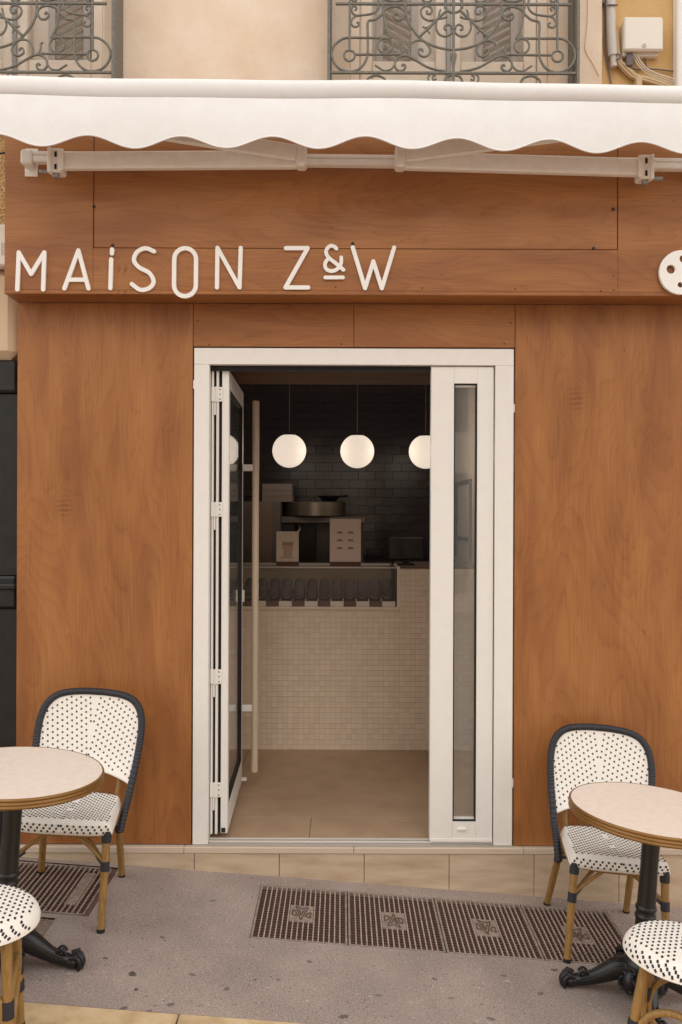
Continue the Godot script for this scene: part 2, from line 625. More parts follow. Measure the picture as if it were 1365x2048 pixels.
func asphalt() -> StandardMaterial3D:
	var px := Vector2i(1408, 880)
	var a := noise(51, 0.006, 5).get_seamless_image(px.x, px.y, false, false, 0.1, true)
	var b := noise(52, 0.45, 3).get_seamless_image(px.x, px.y, false, false, 0.1, true)
	a.convert(Image.FORMAT_L8)
	b.convert(Image.FORMAT_L8)
	var da := a.get_data()
	var db := b.get_data()
	var out := PackedByteArray()
	out.resize(px.x * px.y * 3)
	var rng := RandomNumberGenerator.new()
	rng.seed = 77
	for i in da.size():
		var s := 147.0 + (da[i] - 128) * 0.10 + (db[i] - 128) * 0.34 + (rng.randf() - 0.5) * 14.0
		var r := rng.randf()
		if r > 0.9975:
			s += 42.0
		elif r < 0.006:
			s -= 26.0
		out[i * 3] = clampi(int(s * 1.07), 0, 255)
		out[i * 3 + 1] = clampi(int(s * 0.965), 0, 255)
		out[i * 3 + 2] = clampi(int(s * 0.915), 0, 255)
	var im := Image.create_from_data(px.x, px.y, false, Image.FORMAT_RGB8, out)
	# pale and dark stones in the tar
	for k in 5200:
		var q := Vector2i(rng.randi_range(1, px.x - 4), rng.randi_range(1, px.y - 4))
		var pale := rng.randf() < 0.42
		var c := im.get_pixelv(q)
		c = c.lightened(rng.randf_range(0.12, 0.4)) if pale else c.darkened(rng.randf_range(0.12, 0.34))
		for yy in rng.randi_range(1, 2):
			for xx in rng.randi_range(1, 3):
				im.set_pixel(q.x + xx, q.y + yy, c)
	# trodden gum and oil marks: (photo pixel, size in mm, strength)
	for k in [[268, 1949, 17, .5], [275, 1980, 9, .5], [328, 1876, 10, .35], [457, 1978, 13, .3], [428, 1802, 12, .25], [622, 1923, 12, .28], [872, 1957, 11, .25], [1138, 1945, 18, .4], [1112, 1938, 14, .35], [214, 1918, 9, .4], [388, 1950, 11, .3], [690, 2033, 16, .35], [985, 2036, 14, .3], [560, 1960, 10, .22], [760, 1990, 12, .2], [1085, 1985, 13, .25], [345, 2010, 12, .35], [300, 2026, 16, .3], [640, 1850, 7, .2], [250, 2018, 14, .3], [905, 1995, 9, .25], [1010, 1950, 10, .25]]:
		var t: float = (EYE_Y + 0.169) / (k[1] - 1024.0 - SLOPE * (k[0] - 682.5))
		var cx: float = ((k[0] - 682.5) * t + 2.2) / 4.4 * px.x
		var cy: float = (EYE_Z - FOCAL * t) / 2.75 * px.y
		var r0: float = k[2] / 1000.0 / 4.4 * px.x
		var ph := rng.randf() * TAU
		for yy in range(int(cy - r0 * 1.6), int(cy + r0 * 1.6) + 1):
			for xx in range(int(cx - r0 * 1.6), int(cx + r0 * 1.6) + 1):
				if xx < 0 or yy < 0 or xx >= px.x or yy >= px.y:
					continue
				var d := Vector2(xx - cx, (yy - cy) * 1.25)
				var an := d.angle()
				var edge := r0 * (1.0 + 0.22 * sin(2.0 * an + ph) + 0.14 * sin(5.0 * an + 2.0 * ph))
				if d.length() < edge:
					im.set_pixel(xx, yy, im.get_pixel(xx, yy).darkened(k[3] * (0.8 + 0.4 * rng.randf())))
	var m := StandardMaterial3D.new()
	m.albedo_texture = ImageTexture.create_from_image(im)
	m.roughness = 0.85
	m.normal_enabled = true
	var ni := noise(54, 0.42, 3).get_seamless_image(1600, 1000, false, false, 0.1, true)
	ni.convert(Image.FORMAT_L8)
	ni.bump_map_to_normal_map(2.0)
	m.normal_texture = ImageTexture.create_from_image(ni)
	m.normal_scale = 0.45
	return m

func build_street():
	var tar := asphalt()
	street_sheet([-14.0, -2.2, DRAIN.position.x, COVER.position.x, COVER.end.x, DRAIN.end.x, GRATES.position.x, GRATES.end.x, 2.2, 14.0], [-0.4, DRAIN.position.y, GRATES.position.y, DRAIN.end.y, COVER.position.y, GRATES.end.y, COVER.end.y, KERB_Z], [GRATES, DRAIN, COVER], 0.0, tar, "pavement")
	street_sheet([-14.0, 14.0], [KERB_Z, 2.6], [], -0.03, M.grout, "joint_bed")
	street_sheet([-14.0, 14.0], [2.6, 12.6], [], -0.004, tar, "road")
	# row of yellow stone slabs along the pavement
	var bed := thing("stone_edging", "row of yellow stone slabs bordering the grey pavement", "paving")
	bed.rotation.z = -atan(SLOPE)
	bed.position = Vector3(0, street_y(0.0), 0)
	var x := -3.1
	var rng := RandomNumberGenerator.new()
	rng.seed = 5
	for row in 3:
		x = -3.1 - row * 0.3
		while x < 3.2:
			var w := rng.randf_range(0.5, 0.78)
			if row == 0 and x < -0.62 and x + w > -0.75:
				w = -0.555 - x
			var z0 := KERB_Z + 0.004 + row * 0.46
			board("slab", Vector3(x, -0.06, z0), Vector3(x + w - 0.006, 0.003 + rng.randf() * 0.002, z0 + 0.454), M.stone, bed, 0.004)
			x += w

func wall_with_openings(g: Geo, x0: float, x1: float, y0: float, y1: float, z0: float, z1: float, holes: Array):
	var xs := [x0, x1]
	var ys := [y0, y1]
	for h in holes:
		xs.append(h.position.x); xs.append(h.end.x)
		ys.append(h.position.y); ys.append(h.end.y)
	xs.sort()
	ys.sort()
	var solid := func(i: int, j: int) -> bool:
		if i < 0 or j < 0 or i >= xs.size() - 1 or j >= ys.size() - 1:
			return false
		var c := Vector2((xs[i] + xs[i + 1]) / 2.0, (ys[j] + ys[j + 1]) / 2.0)
		if xs[i + 1] - xs[i] < 1e-5 or ys[j + 1] - ys[j] < 1e-5:
			return true
		for h in holes:
			if h.has_point(c):
				return false
		return true
	for i in xs.size() - 1:
		for j in ys.size() - 1:
			if xs[i + 1] - xs[i] < 1e-5 or ys[j + 1] - ys[j] < 1e-5 or not solid.call(i, j):
				continue
			var a := Vector3(xs[i], ys[j], z1)
			var b := Vector3(xs[i + 1], ys[j], z1)
			var c := Vector3(xs[i + 1], ys[j + 1], z1)
			var d := Vector3(xs[i], ys[j + 1], z1)
			var k := Vector3(0, 0, z0 - z1)
			g.quad(a, b, c, d, Vector3.BACK)
			g.quad(a + k, b + k, c + k, d + k, Vector3.FORWARD)
			if not solid.call(i - 1, j):
				g.quad(a, d, d + k, a + k, Vector3.LEFT)
			if not solid.call(i + 1, j):
				g.quad(b, c, c + k, b + k, Vector3.RIGHT)
			if not solid.call(i, j - 1):
				g.quad(a, b, b + k, a + k, Vector3.DOWN)
			if not solid.call(i, j + 1):
				g.quad(d, c, c + k, d + k, Vector3.UP)

func french_window(house: Node3D, cx: float, y0: float, y1: float, half: float):
	var w := Node3D.new()
	w.name = free_name("window", house)
	house.add_child(w, true)
	w.position = Vector3(cx, 0, 0)
	var f := Geo.new()
	for s in [-1.0, 1.0]:
		f.cbox(Vector3(minf(s * half, s * (half - 0.05)), y0, -0.24), Vector3(maxf(s * half, s * (half - 0.05)), y1, -0.15), 0.006)
	f.cbox(Vector3(-half + 0.051, y1 - 0.06, -0.24), Vector3(half - 0.051, y1, -0.15), 0.006)
	part("casing", f, M.window_paint, w)
	board("sill", Vector3(-half - 0.03, y0 - 0.05, -0.25), Vector3(half + 0.03, y0 - 0.001, 0.03), M.plaster, w, 0.008)
	for s in [-1.0, 1.0]:
		var inner := half - 0.052
		var g := Geo.new()
		var lo := 0.002
		# stiles, rails
		for k in [[lo, lo + 0.062], [inner - 0.062, inner]]:
			g.cbox(Vector3(minf(s * k[0], s * k[1]), y0 + 0.005, -0.225), Vector3(maxf(s * k[0], s * k[1]), y1 - 0.065, -0.17), 0.007)
		for yy in [[y0 + 0.005, y0 + 0.25], [y0 + 0.72, y0 + 0.80], [y1 - 0.15, y1 - 0.066]]:
			g.cbox(Vector3(minf(s * (lo + 0.063), s * (inner - 0.063)), yy[0], -0.222), Vector3(maxf(s * (lo + 0.063), s * (inner - 0.063)), yy[1], -0.174), 0.007)
		part("casement", g, M.window_paint, w)
		var pane := Geo.new()
		pane.box(Vector3(minf(s * (lo + 0.06), s * (inner - 0.06)), y0 + 0.25, -0.192), Vector3(maxf(s * (lo + 0.06), s * (inner - 0.06)), y1 - 0.15, -0.188))
		part("pane", pane, M.case_glass, w)
		# folded inner shutter behind the outer half of each pane
		var sx0 := inner - 0.30
		var sx1 := inner - 0.085
		var sh := Geo.new()
		for k in [[sx0, sx0 + 0.035], [sx1 - 0.035, sx1]]:
			sh.box(Vector3(minf(s * k[0], s * k[1]), y0 + 0.1, -0.246), Vector3(maxf(s * k[0], s * k[1]), y1 - 0.1, -0.228))
		var yy := y0 + 0.12
		while yy < y1 - 0.12:
			var tilt := Transform3D(Basis(Vector3.BACK, s * 0.5) * Basis(Vector3.RIGHT, 0.7), Vector3(s * (sx0 + sx1) / 2.0, yy, -0.238))
			var hw := (sx1 - sx0) / 2.0 - 0.03
			sh.box(Vector3(-hw, -0.005, -0.010), Vector3(hw, 0.005, 0.010), tilt)
			yy += 0.042
		part("louvred_shutter", sh, M.shutter, w)
	board("inner_board", Vector3(-half, y0, -0.275), Vector3(half, y1, -0.255), M.window_paint, w)
	board("lock_bar", Vector3(-0.012, y0 + 0.05, -0.169), Vector3(0.012, y1 - 0.1, -0.158), M.steel_dull, w, 0.003)

func build_houses():
	var house := thing("house", "peach plastered town house above the plywood shop front", "house")
	var holes := [Rect2(0.535 - 0.5, 3.66, 1.0, 2.15), Rect2(-1.66 - 0.5, 3.66, 1.0, 2.15)]
	var g := Geo.new()
	wall_with_openings(g, -3.2, 1.262, 3.56, 8.4, -0.34, 0.0, holes)
	part("wall", g, M.plaster, house)
	# masonry of the ground floor behind the plywood
	var m := Geo.new()
	wall_with_openings(m, -1.56, 2.2, -0.5, 3.55, -0.32, -0.024, [Rect2(-0.735, -0.6, 1.59, 3.03)])
	part("ground_floor_wall", m, M.plaster, house)
	french_window(house, 0.535, 3.66, 5.81, 0.5)
	french_window(house, -1.66, 3.66, 5.81, 0.5)
	var roof := Geo.new()
	roof.cbox(Vector3(-3.3, 8.41, -5.0), Vector3(2.3, 8.6, 0.35), 0.02)
	part("roof", roof, M.ochre, house)
	var back := Geo.new()
	back.box(Vector3(-3.2, 3.0, -5.0), Vector3(2.2, 8.4, -0.8))
	part("inner_mass", back, M.plaster, house)

	var right := thing("neighbouring_house", "ochre plastered house wall carrying the white junction box", "house")
	var r := Geo.new()
	r.box(Vector3(1.264, 3.56, -0.34), Vector3(6.0, 8.4, -0.035))
	part("wall", r, M.ochre, right)
	var low := Geo.new()
	low.box(Vector3(2.21, -1.0, -0.34), Vector3(6.0, 3.55, -0.02))
	part("ground_floor_wall", low, M.plaster, right)

	var pil := thing("white_pilaster", "flaking white painted strip beside the junction box wall", "pilaster")
	board("strip", Vector3(1.618, 3.56, -0.033), Vector3(1.80, 7.0, 0.03), plain(rgb(240, 236, 230), 0.7), pil, 0.006)

	# shop next door: black joinery, shutter housing, rough wall
	var nb := thing("neighbouring_shop", "black panelled shop front under a rough ochre wall", "shop")
	board("rough_wall", Vector3(-5.0, 2.98, -0.34), Vector3(-1.61, 3.55, -0.03), M.roughcast, nb)
	board("wall", Vector3(-5.0, -0.4, -0.34), Vector3(-1.62, 2.979, -0.12), M.plaster, nb)
	board("shutter_housing", Vector3(-5.0, 2.36, -0.119), Vector3(-1.585, 2.80, 0.005), plain(rgb(206, 180, 150), 0.6), nb, 0.04)
	board("fascia", Vector3(-5.0, 2.801, -0.119), Vector3(-1.60, 2.978, -0.03), plain(rgb(176, 140, 104), 0.7), nb, 0.01)
	board("lintel", Vector3(-5.0, 2.20, -0.119), Vector3(-1.59, 2.359, -0.02), M.black_paint, nb, 0.012)
	board("upper_panel", Vector3(-5.0, 1.30, -0.119), Vector3(-1.59, 2.199, -0.05), M.black_paint, nb, 0.004)
	board("mid_rail", Vector3(-5.0, 1.14, -0.119), Vector3(-1.59, 1.299, -0.025), M.black_paint, nb, 0.012)
	board("bead", Vector3(-5.0, 1.232, -0.026), Vector3(-1.588, 1.262, -0.008), M.black_paint, nb, 0.008)
	board("lower_panel", Vector3(-5.0, 0.16, -0.119), Vector3(-1.59, 1.139, -0.045), M.black_paint, nb, 0.004)
	board("inset", Vector3(-5.0, 0.30, -0.046), Vector3(-1.70, 1.00, -0.030), M.black_paint, nb, 0.008)
	board("base_rail", Vector3(-5.0, -0.3, -0.119), Vector3(-1.59, 0.159, -0.02), M.black_paint, nb, 0.01)

	# houses across the street, mirrored in the panes
	var far := thing("house_across_the_street", "pale house front across the street with tall dark windows", "house")
	var wins := []
	for k in 7:
		for f in 2:
			wins.append(Rect2(-8.6 + k * 2.5, 0.2 + f * 3.0 if f == 1 else 0.0, 1.1, 2.1 if f == 1 else 2.4))
	var fg := Geo.new()
	wall_with_openings(fg, -9.6, 9.6, -1.2, 5.6, 12.6, 12.9, wins)
	part("wall", fg, M.plaster, far)
	for k in wins:
		board("window", Vector3(k.position.x, k.position.y, 12.72), Vector3(k.end.x, k.end.y, 12.76), M.glass_dark, far)
	board("roof", Vector3(-9.8, 5.61, 12.3), Vector3(9.8, 5.8, 17.0), M.ochre, far, 0.02)

func build_shop_front():
	var shop := thing("plywood_facade", "orange brown plywood shop facade with a projecting header box", "facade")
	var left_ply := plywood(Vector2i(352, 1056), Vector2(0.88, 2.64), true, 101, [[0.225, 1.0, 0.055]], 5, 0.22)
	var right_ply := plywood(Vector2i(480, 1008), Vector2(1.26, 2.64), true, 207, [[0.30, 0.47, 0.055]], 9, 0.2)
	var head_ply := plywood(Vector2i(1480, 380), Vector2(3.7, 0.95), false, 313, [[0.80, 0.58, 0.04]], 10, 0.2)
	M.strip_ply = plywood(Vector2i(640, 100), Vector2(1.6, 0.25), false, 419, [], 2, 0.3)
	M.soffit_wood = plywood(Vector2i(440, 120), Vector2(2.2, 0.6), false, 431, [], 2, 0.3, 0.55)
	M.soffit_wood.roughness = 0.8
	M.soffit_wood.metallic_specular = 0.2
	var x0 := -1.578
	var p := veneer("panel", Vector3(x0, 0.0, -0.022), Vector3(-0.7245, 2.634, 0.0), Rect2(x0, 0.0, 0.88, 2.64), left_ply, shop)
	p = veneer("panel", Vector3(0.846, -0.002, -0.022), Vector3(2.1, 2.634, 0.0), Rect2(0.846, 0.0, 1.26, 2.64), right_ply, shop)
	veneer("lintel_panel", Vector3(-0.722, 2.424, -0.022), Vector3(0.058, 2.634, -0.001), Rect2(-0.722, 2.4, 1.6, 0.25), M.strip_ply, shop)
	veneer("lintel_panel", Vector3(0.0605, 2.424, -0.022), Vector3(0.8435, 2.634, -0.001), Rect2(-0.722, 2.4, 1.6, 0.25), M.strip_ply, shop)
	var sheet := Rect2(-1.6, 2.6, 3.7, 0.95)
	var f0 := 0.147
	var f1 := 0.165
	veneer("header_board", Vector3(x0, 2.654, f0), Vector3(-1.1645, 3.53, f1), sheet, head_ply, shop)
	veneer("header_board", Vector3(1.2915, 2.654, f0), Vector3(2.1, 3.53, f1), sheet, head_ply, shop)
	veneer("header_board", Vector3(-1.1640, 2.654, f0), Vector3(1.2910, 2.8505, f1), sheet, head_ply, shop)
	var hatch := veneer("access_hatch", Vector3(-1.1610, 2.8535, f0 - 0.002), Vector3(1.2880, 3.53, f1 - 0.002), sheet, head_ply, shop)
	veneer("soffit_board", Vector3(x0, 2.635, 0.0005), Vector3(2.1, 2.6535, 0.1675), Rect2(-1.6, 2.5, 3.7, 0.95), head_ply, shop)
	veneer("end_board", Vector3(x0, 2.654, 0.002), Vector3(x0 + 0.016, 3.53, f0 - 0.001), Rect2(-1.6, 2.6, 3.7, 0.95), head_ply, shop)
	board("hatch_backing", Vector3(-1.25, 2.80, 0.10), Vector3(1.36, 3.53, 0.135), M.dark_gap, shop)
	veneer("header_top", Vector3(x0, 3.531, -0.02), Vector3(2.1, 3.548, 0.168), sheet, head_ply, shop)
	# screws
	for s in [[188, 413, 7], [225.5, 490.5, 7], [706, 487, 6.5], [1227, 418, 7], [1188, 496.5, 7]]:
		var c := at(s[0], s[1], f1)
		var g := Geo.new()
		g.lathe([Vector2(0.0, 0.0032), Vector2(0.004, 0.003), Vector2(0.0075, 0.0012), Vector2(0.008, -0.003)], 10, Transform3D(Basis(Vector3.RIGHT, PI / 2), c))
		part("screw", g, M.screw, hatch)
	for s in [[396, 641], [419, 689], [683, 688], [1009, 687], [1022, 646]]:
		var g := Geo.new()
		g.lathe([Vector2(0.0, 0.0012), Vector2(0.0035, 0.001), Vector2(0.004, -0.002)], 8, Transform3D(Basis(Vector3.RIGHT, PI / 2), at(s[0], s[1], 0.0)))
		part("screw", g, M.screw, shop)
	for s in [[845, 576], [1031, 578], [672, 574], [1228, 551], [1228, 580], [1202, 582]]:
		var g := Geo.new()
		g.lathe([Vector2(0.0, 0.0012), Vector2(0.0035, 0.001), Vector2(0.004, -0.002)], 8, Transform3D(Basis(Vector3.RIGHT, PI / 2), at(s[0], s[1], f1)))
		part("screw", g, M.screw, shop)
	# tiled step below the door and the panels
	var step := thing("tiled_step", "beige wood look tiles facing the low step under the door", "step")
	var tx := -1.526
	var n := 0
	while tx < 2.1:
		var a := maxf(tx, -1.578)
		var b := tx + 0.4115
		if n == 0:
			# broken tile with a hole at its foot
			board("tile", Vector3(-1.578, -0.5, 0.0), Vector3(-1.505, -0.0365, 0.022), M.tile_beige, step, 0.001)
			board("tile", Vector3(-1.505, -0.062, 0.0), Vector3(-1.425, -0.0365, 0.022), M.tile_beige, step, 0.001)
			board("tile", Vector3(-1.425, -0.096, 0.0), Vector3(-1.30, -0.0365, 0.022), M.tile_beige, step, 0.001)
			board("tile", Vector3(-1.30, -0.108, 0.0), Vector3(b - 0.003, -0.0365, 0.022), M.tile_beige, step, 0.001)
		else:
			board("tile", Vector3(a, -0.118 if n == 1 else -0.5, 0.0), Vector3(b - 0.003, -0.0365, 0.022), M.tile_beige, step, 0.001)
		tx += 0.4115
		n += 1
	tx = -1.578
	while tx < 2.1:
		board("trim", Vector3(tx, -0.035, -0.02), Vector3(minf(tx + 0.822, 2.1), -0.005, 0.027), M.tile_trim, step, 0.003)
		tx += 0.8235
	board("bedding", Vector3(-1.578, -0.6, -0.05), Vector3(2.1, -0.0355, -0.001), M.grout, step)

func build_room():
	var x0 := -1.05
	var x1 := 0.97
	var zb := -3.3
	var f := Geo.new()
	f.box(Vector3(x0 - 0.1, -0.12, zb - 0.1), Vector3(x1 + 0.1, -0.008, -0.0))
	var floor_ := structure("shop_floor", f, M.grout)
	var rows := [[-0.078, -0.372], [-0.376, -0.97], [-0.974, -1.57], [-1.574, -1.68]]
	for r in rows.size():
		var x := -0.150 - 1.2 if r == 0 else -0.62 - 1.2
		while x < x1:
			var a := maxf(x, x0)
			var b := minf(x + 1.197, x1)
			if b > a + 0.02:
				board("tile", Vector3(a, -0.0079, rows[r][1]), Vector3(b, 0.0, rows[r][0]), M.floor_tile, floor_, 0.001)
			x += 1.2
	var c := Geo.new()
	c.box(Vector3(x0 - 0.1, 2.95, zb - 0.1), Vector3(x1 + 0.1, 3.0, -0.325))
	structure("ceiling", c, M.room_wall)
	var a := Geo.new()
	a.box(Vector3(x0 - 0.1, -0.006, zb - 0.1), Vector3(x0, 2.949, -0.322))
	structure("wall_left", a, M.room_wall)
	var b := Geo.new()
	b.box(Vector3(x1, -0.006, zb - 0.1), Vector3(x1 + 0.1, 2.949, -0.322))
	structure("wall_right", b, M.room_wall)
	var fr := Geo.new()
	fr.box(Vector3(x0 - 0.1, 2.42, -0.36), Vector3(x1 + 0.1, 3.0, -0.3215))
	structure("wall_front", fr, M.room_wall)
	# black glossy brick tiles on the back wall
	var w := Geo.new()
	w.box(Vector3(x0 - 0.1, -0.006, zb - 0.1), Vector3(x1 + 0.1, 2.949, zb - 0.012))
	var wall := structure("wall_back", w, M.dark_grout)
	var tw := 0.15
	var th := 0.075
	var rest := Geo.new()
	var tile := Geo.new()
	tile.cbox(Vector3(0.0007, 0.0007, -0.011), Vector3(tw - 0.0007, th - 0.0007, 0.0), 0.0012)
	var tm := tile.mesh()
	var rng := RandomNumberGenerator.new()
	rng.seed = 12
	var row := 0
	var y := 1.0
	while y < 2.95 - th:
		var x := x0 + (0.0 if row % 2 == 0 else -tw / 2.0)
		while x < x1 - 0.001:
			var tilt := Transform3D(Basis(Vector3.UP, rng.randf_range(-0.012, 0.012)) * Basis(Vector3.RIGHT, rng.randf_range(-0.012, 0.012)), Vector3(maxf(x, x0), y, zb))
			if x > -0.90 and x < 0.80 and y > 1.25 and y < 2.72:
				var o := put("tile", tm, M.dark_tile if rng.randf() < 0.6 else M.dark_tile_b, wall)
				o.transform = tilt
			else:
				rest.cbox(Vector3(0.0015, 0.0015, -0.011), Vector3(minf(tw, x1 - maxf(x, x0)) - 0.0015, th - 0.0015, 0.0), 0.0025, tilt)
			x += tw
		y += th
		row += 1
	part("outer_tiles", rest, M.dark_tile, wall).set_meta("kind", "stuff")
	# wooden box over the doorway, inside
	var sof := thing("door_head_box", "dark wooden boxed soffit inside above the doorway", "soffit")
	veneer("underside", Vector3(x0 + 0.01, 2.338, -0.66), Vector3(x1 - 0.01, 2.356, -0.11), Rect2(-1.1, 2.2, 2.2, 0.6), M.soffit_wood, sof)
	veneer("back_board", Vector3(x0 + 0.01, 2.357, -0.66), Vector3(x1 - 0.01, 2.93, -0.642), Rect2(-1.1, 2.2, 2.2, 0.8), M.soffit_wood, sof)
	# framed black line panel on the right wall
	var pic := thing("wall_frame", "thin dark frame hanging on the pale side wall", "frame")
	board("upright", Vector3(x1 - 0.02, 1.26, -2.21), Vector3(x1 - 0.001, 1.84, -2.17), M.black_plastic, pic)
	board("upright", Vector3(x1 - 0.02, 1.26, -3.0), Vector3(x1 - 0.001, 1.84, -2.96), M.black_plastic, pic)
	board("top_bar", Vector3(x1 - 0.02, 1.841, -3.0), Vector3(x1 - 0.001, 1.87, -2.17), M.black_plastic, pic)
	board("shelf_bar", Vector3(x1 - 0.02, 1.40, -2.959), Vector3(x1 - 0.001, 1.43, -2.211), M.black_plastic, pic)

func circle2(c: Vector2, r: float, n := 28, cw := false) -> PackedVector2Array:
	var out := PackedVector2Array()
	for i in n:
		var a := TAU * i / n * (-1.0 if cw else 1.0)
		out.append(c + Vector2(cos(a), sin(a)) * r)
	return out

func stroke_polys(lines: Array, r: float) -> Array:
	# rounded strokes merged to outer outlines and holes
	var outers := []
	var holes := []
	for l in lines:
		var big := PackedVector2Array()
		for q in l:
			big.append(q * 1000.0)
		var grown := Geometry2D.offset_polyline(big, r * 1000.0, Geometry2D.JOIN_ROUND, Geometry2D.END_ROUND)
		for g in grown:
			if Geometry2D.is_polygon_clockwise(g):
				holes.append(g)
				continue
			var cur: PackedVector2Array = g
			var keep := []
			for o in outers:
				var res := Geometry2D.merge_polygons(o, cur)
				var outs := []
				var hs := []
				for q in res:
					if Geometry2D.is_polygon_clockwise(q):
						hs.append(q)
					else:
						outs.append(q)
				if outs.size() == 1:
					cur = outs[0]
					holes.append_array(hs)
				else:
					keep.append(o)
			keep.append(cur)
			outers = keep
	var back := [[], []]
	for k in 2:
		for g in [outers, holes][k]:
			var small := PackedVector2Array()
			for q in g:
				small.append(q / 1000.0)
			back[k].append(small)
	return back

func build_sign():
	var z := 0.165
	var sign := thing("shop_sign_lettering", "raised cream white letters reading MAISON Z&W on the header", "sign")
	var t := (EYE_Z - z) / FOCAL
	var P := func(list: Array) -> PackedVector2Array:
		var out := PackedVector2Array()
		for q in list:
			var w := at(q[0], q[1], z)
			out.append(Vector2(w.x, w.y))
		return out
	var S := func(list: Array) -> PackedVector2Array:
		var three := []
		for q in list:
			three.append(Vector3(q[0], q[1], 0))
		var fine := smooth(three, 6)
		var back := []
		for q in fine:
			back.append([q.x, q.y])
		return P.call(back)
	var oval := []
	for i in 13:
		var a := PI + PI * i / 12.0
		oval.append([371.5 + 21.8 * cos(a), 519.5 + 21.8 * sin(a)])
	for i in 13:
		var a := PI * i / 12.0
		oval.append([371.0 + 21.8 * cos(a), 571.5 + 21.8 * sin(a)])
	var letters := [
		["M", [P.call([[36.5, 580], [39.5, 506]]), P.call([[39.5, 506], [64, 549], [90.5, 506]]), P.call([[90.5, 506], [88, 580]])], 4.1],
		["A", [P.call([[130.5, 578], [158.5, 502], [178.5, 578]]), P.call([[138, 560.5], [173, 560.5]])], 4.1],
		["I", [P.call([[224, 520], [222.3, 577.5]]), P.call([[225.8, 500], [225.3, 508]])], 4.1],
		["S", [S.call([[309.5, 504], [292, 497.8], [275, 506], [269.5, 522], [280, 536], [300, 547], [308.5, 564], [300, 577], [282, 580.5], [265, 569]])], 4.1],
		["O", [P.call(oval + [oval[0]])], 4.2],
		["N", [P.call([[436, 497], [435, 576]]), P.call([[436, 497], [480, 576]]), P.call([[482.5, 497], [480, 576]])], 4.1],
		["Z", [P.call([[572.5, 497.5], [616, 497.5], [571.5, 576], [617, 576]])], 4.1],
		["and", [S.call([[673.5, 498.5], [669, 494.5], [661.5, 493], [654.5, 499], [653, 507.5], [658.5, 517], [672, 527.7], [687.5, 540.8]]), S.call([[657.5, 517.5], [651, 527.5], [652.5, 538], [661.5, 543], [672, 541], [680, 534], [683, 525], [683, 516]])], 3.6],
		["bar", [P.call([[651, 556], [686.5, 556]])], 3.6],
		["W", [P.call([[706, 496], [730.5, 577.5]]), P.call([[730.5, 577.5], [747, 524], [764, 577.5]]), P.call([[764, 577.5], [788.5, 496.5]])], 4.1],
	]
	for l in letters:
		var polys := stroke_polys(l[1], l[2] * t)
		var g := Geo.new()
		for k in polys[0].size():
			g.slab(polys[0][k], polys[1] if k == 0 else [], z + 0.0005, z + 0.012)
		part("underline" if l[0] == "bar" else "letter", g, M.letter, sign)
	var c3 := at(1360, 547, z)
	var c := Vector2(c3.x, c3.y)
	var disc := Geo.new()
	var holes := []
	for h in [[-21, 6, 9], [-2, -25, 5.6], [10, 2, 5.6], [4, 27, 8], [24, -20, 8], [26, 14, 5.6]]:
		holes.append(circle2(c + Vector2(h[0], h[1]) * t, h[2] * t, 18, true))
	disc.slab(circle2(c, 44.0 * t, 48), holes, z + 0.006, z + 0.022)
	var o := thing("round_sign", "round white disc sign pierced with holes on the header", "sign")
	part("disc", disc, M.letter, o)
	var pin := Geo.new()
	pin.box(Vector3(c.x - 0.01, c.y - 0.01, z), Vector3(c.x + 0.01, c.y + 0.01, z + 0.0065))
	part("spacer", pin, M.dark_gap, o)

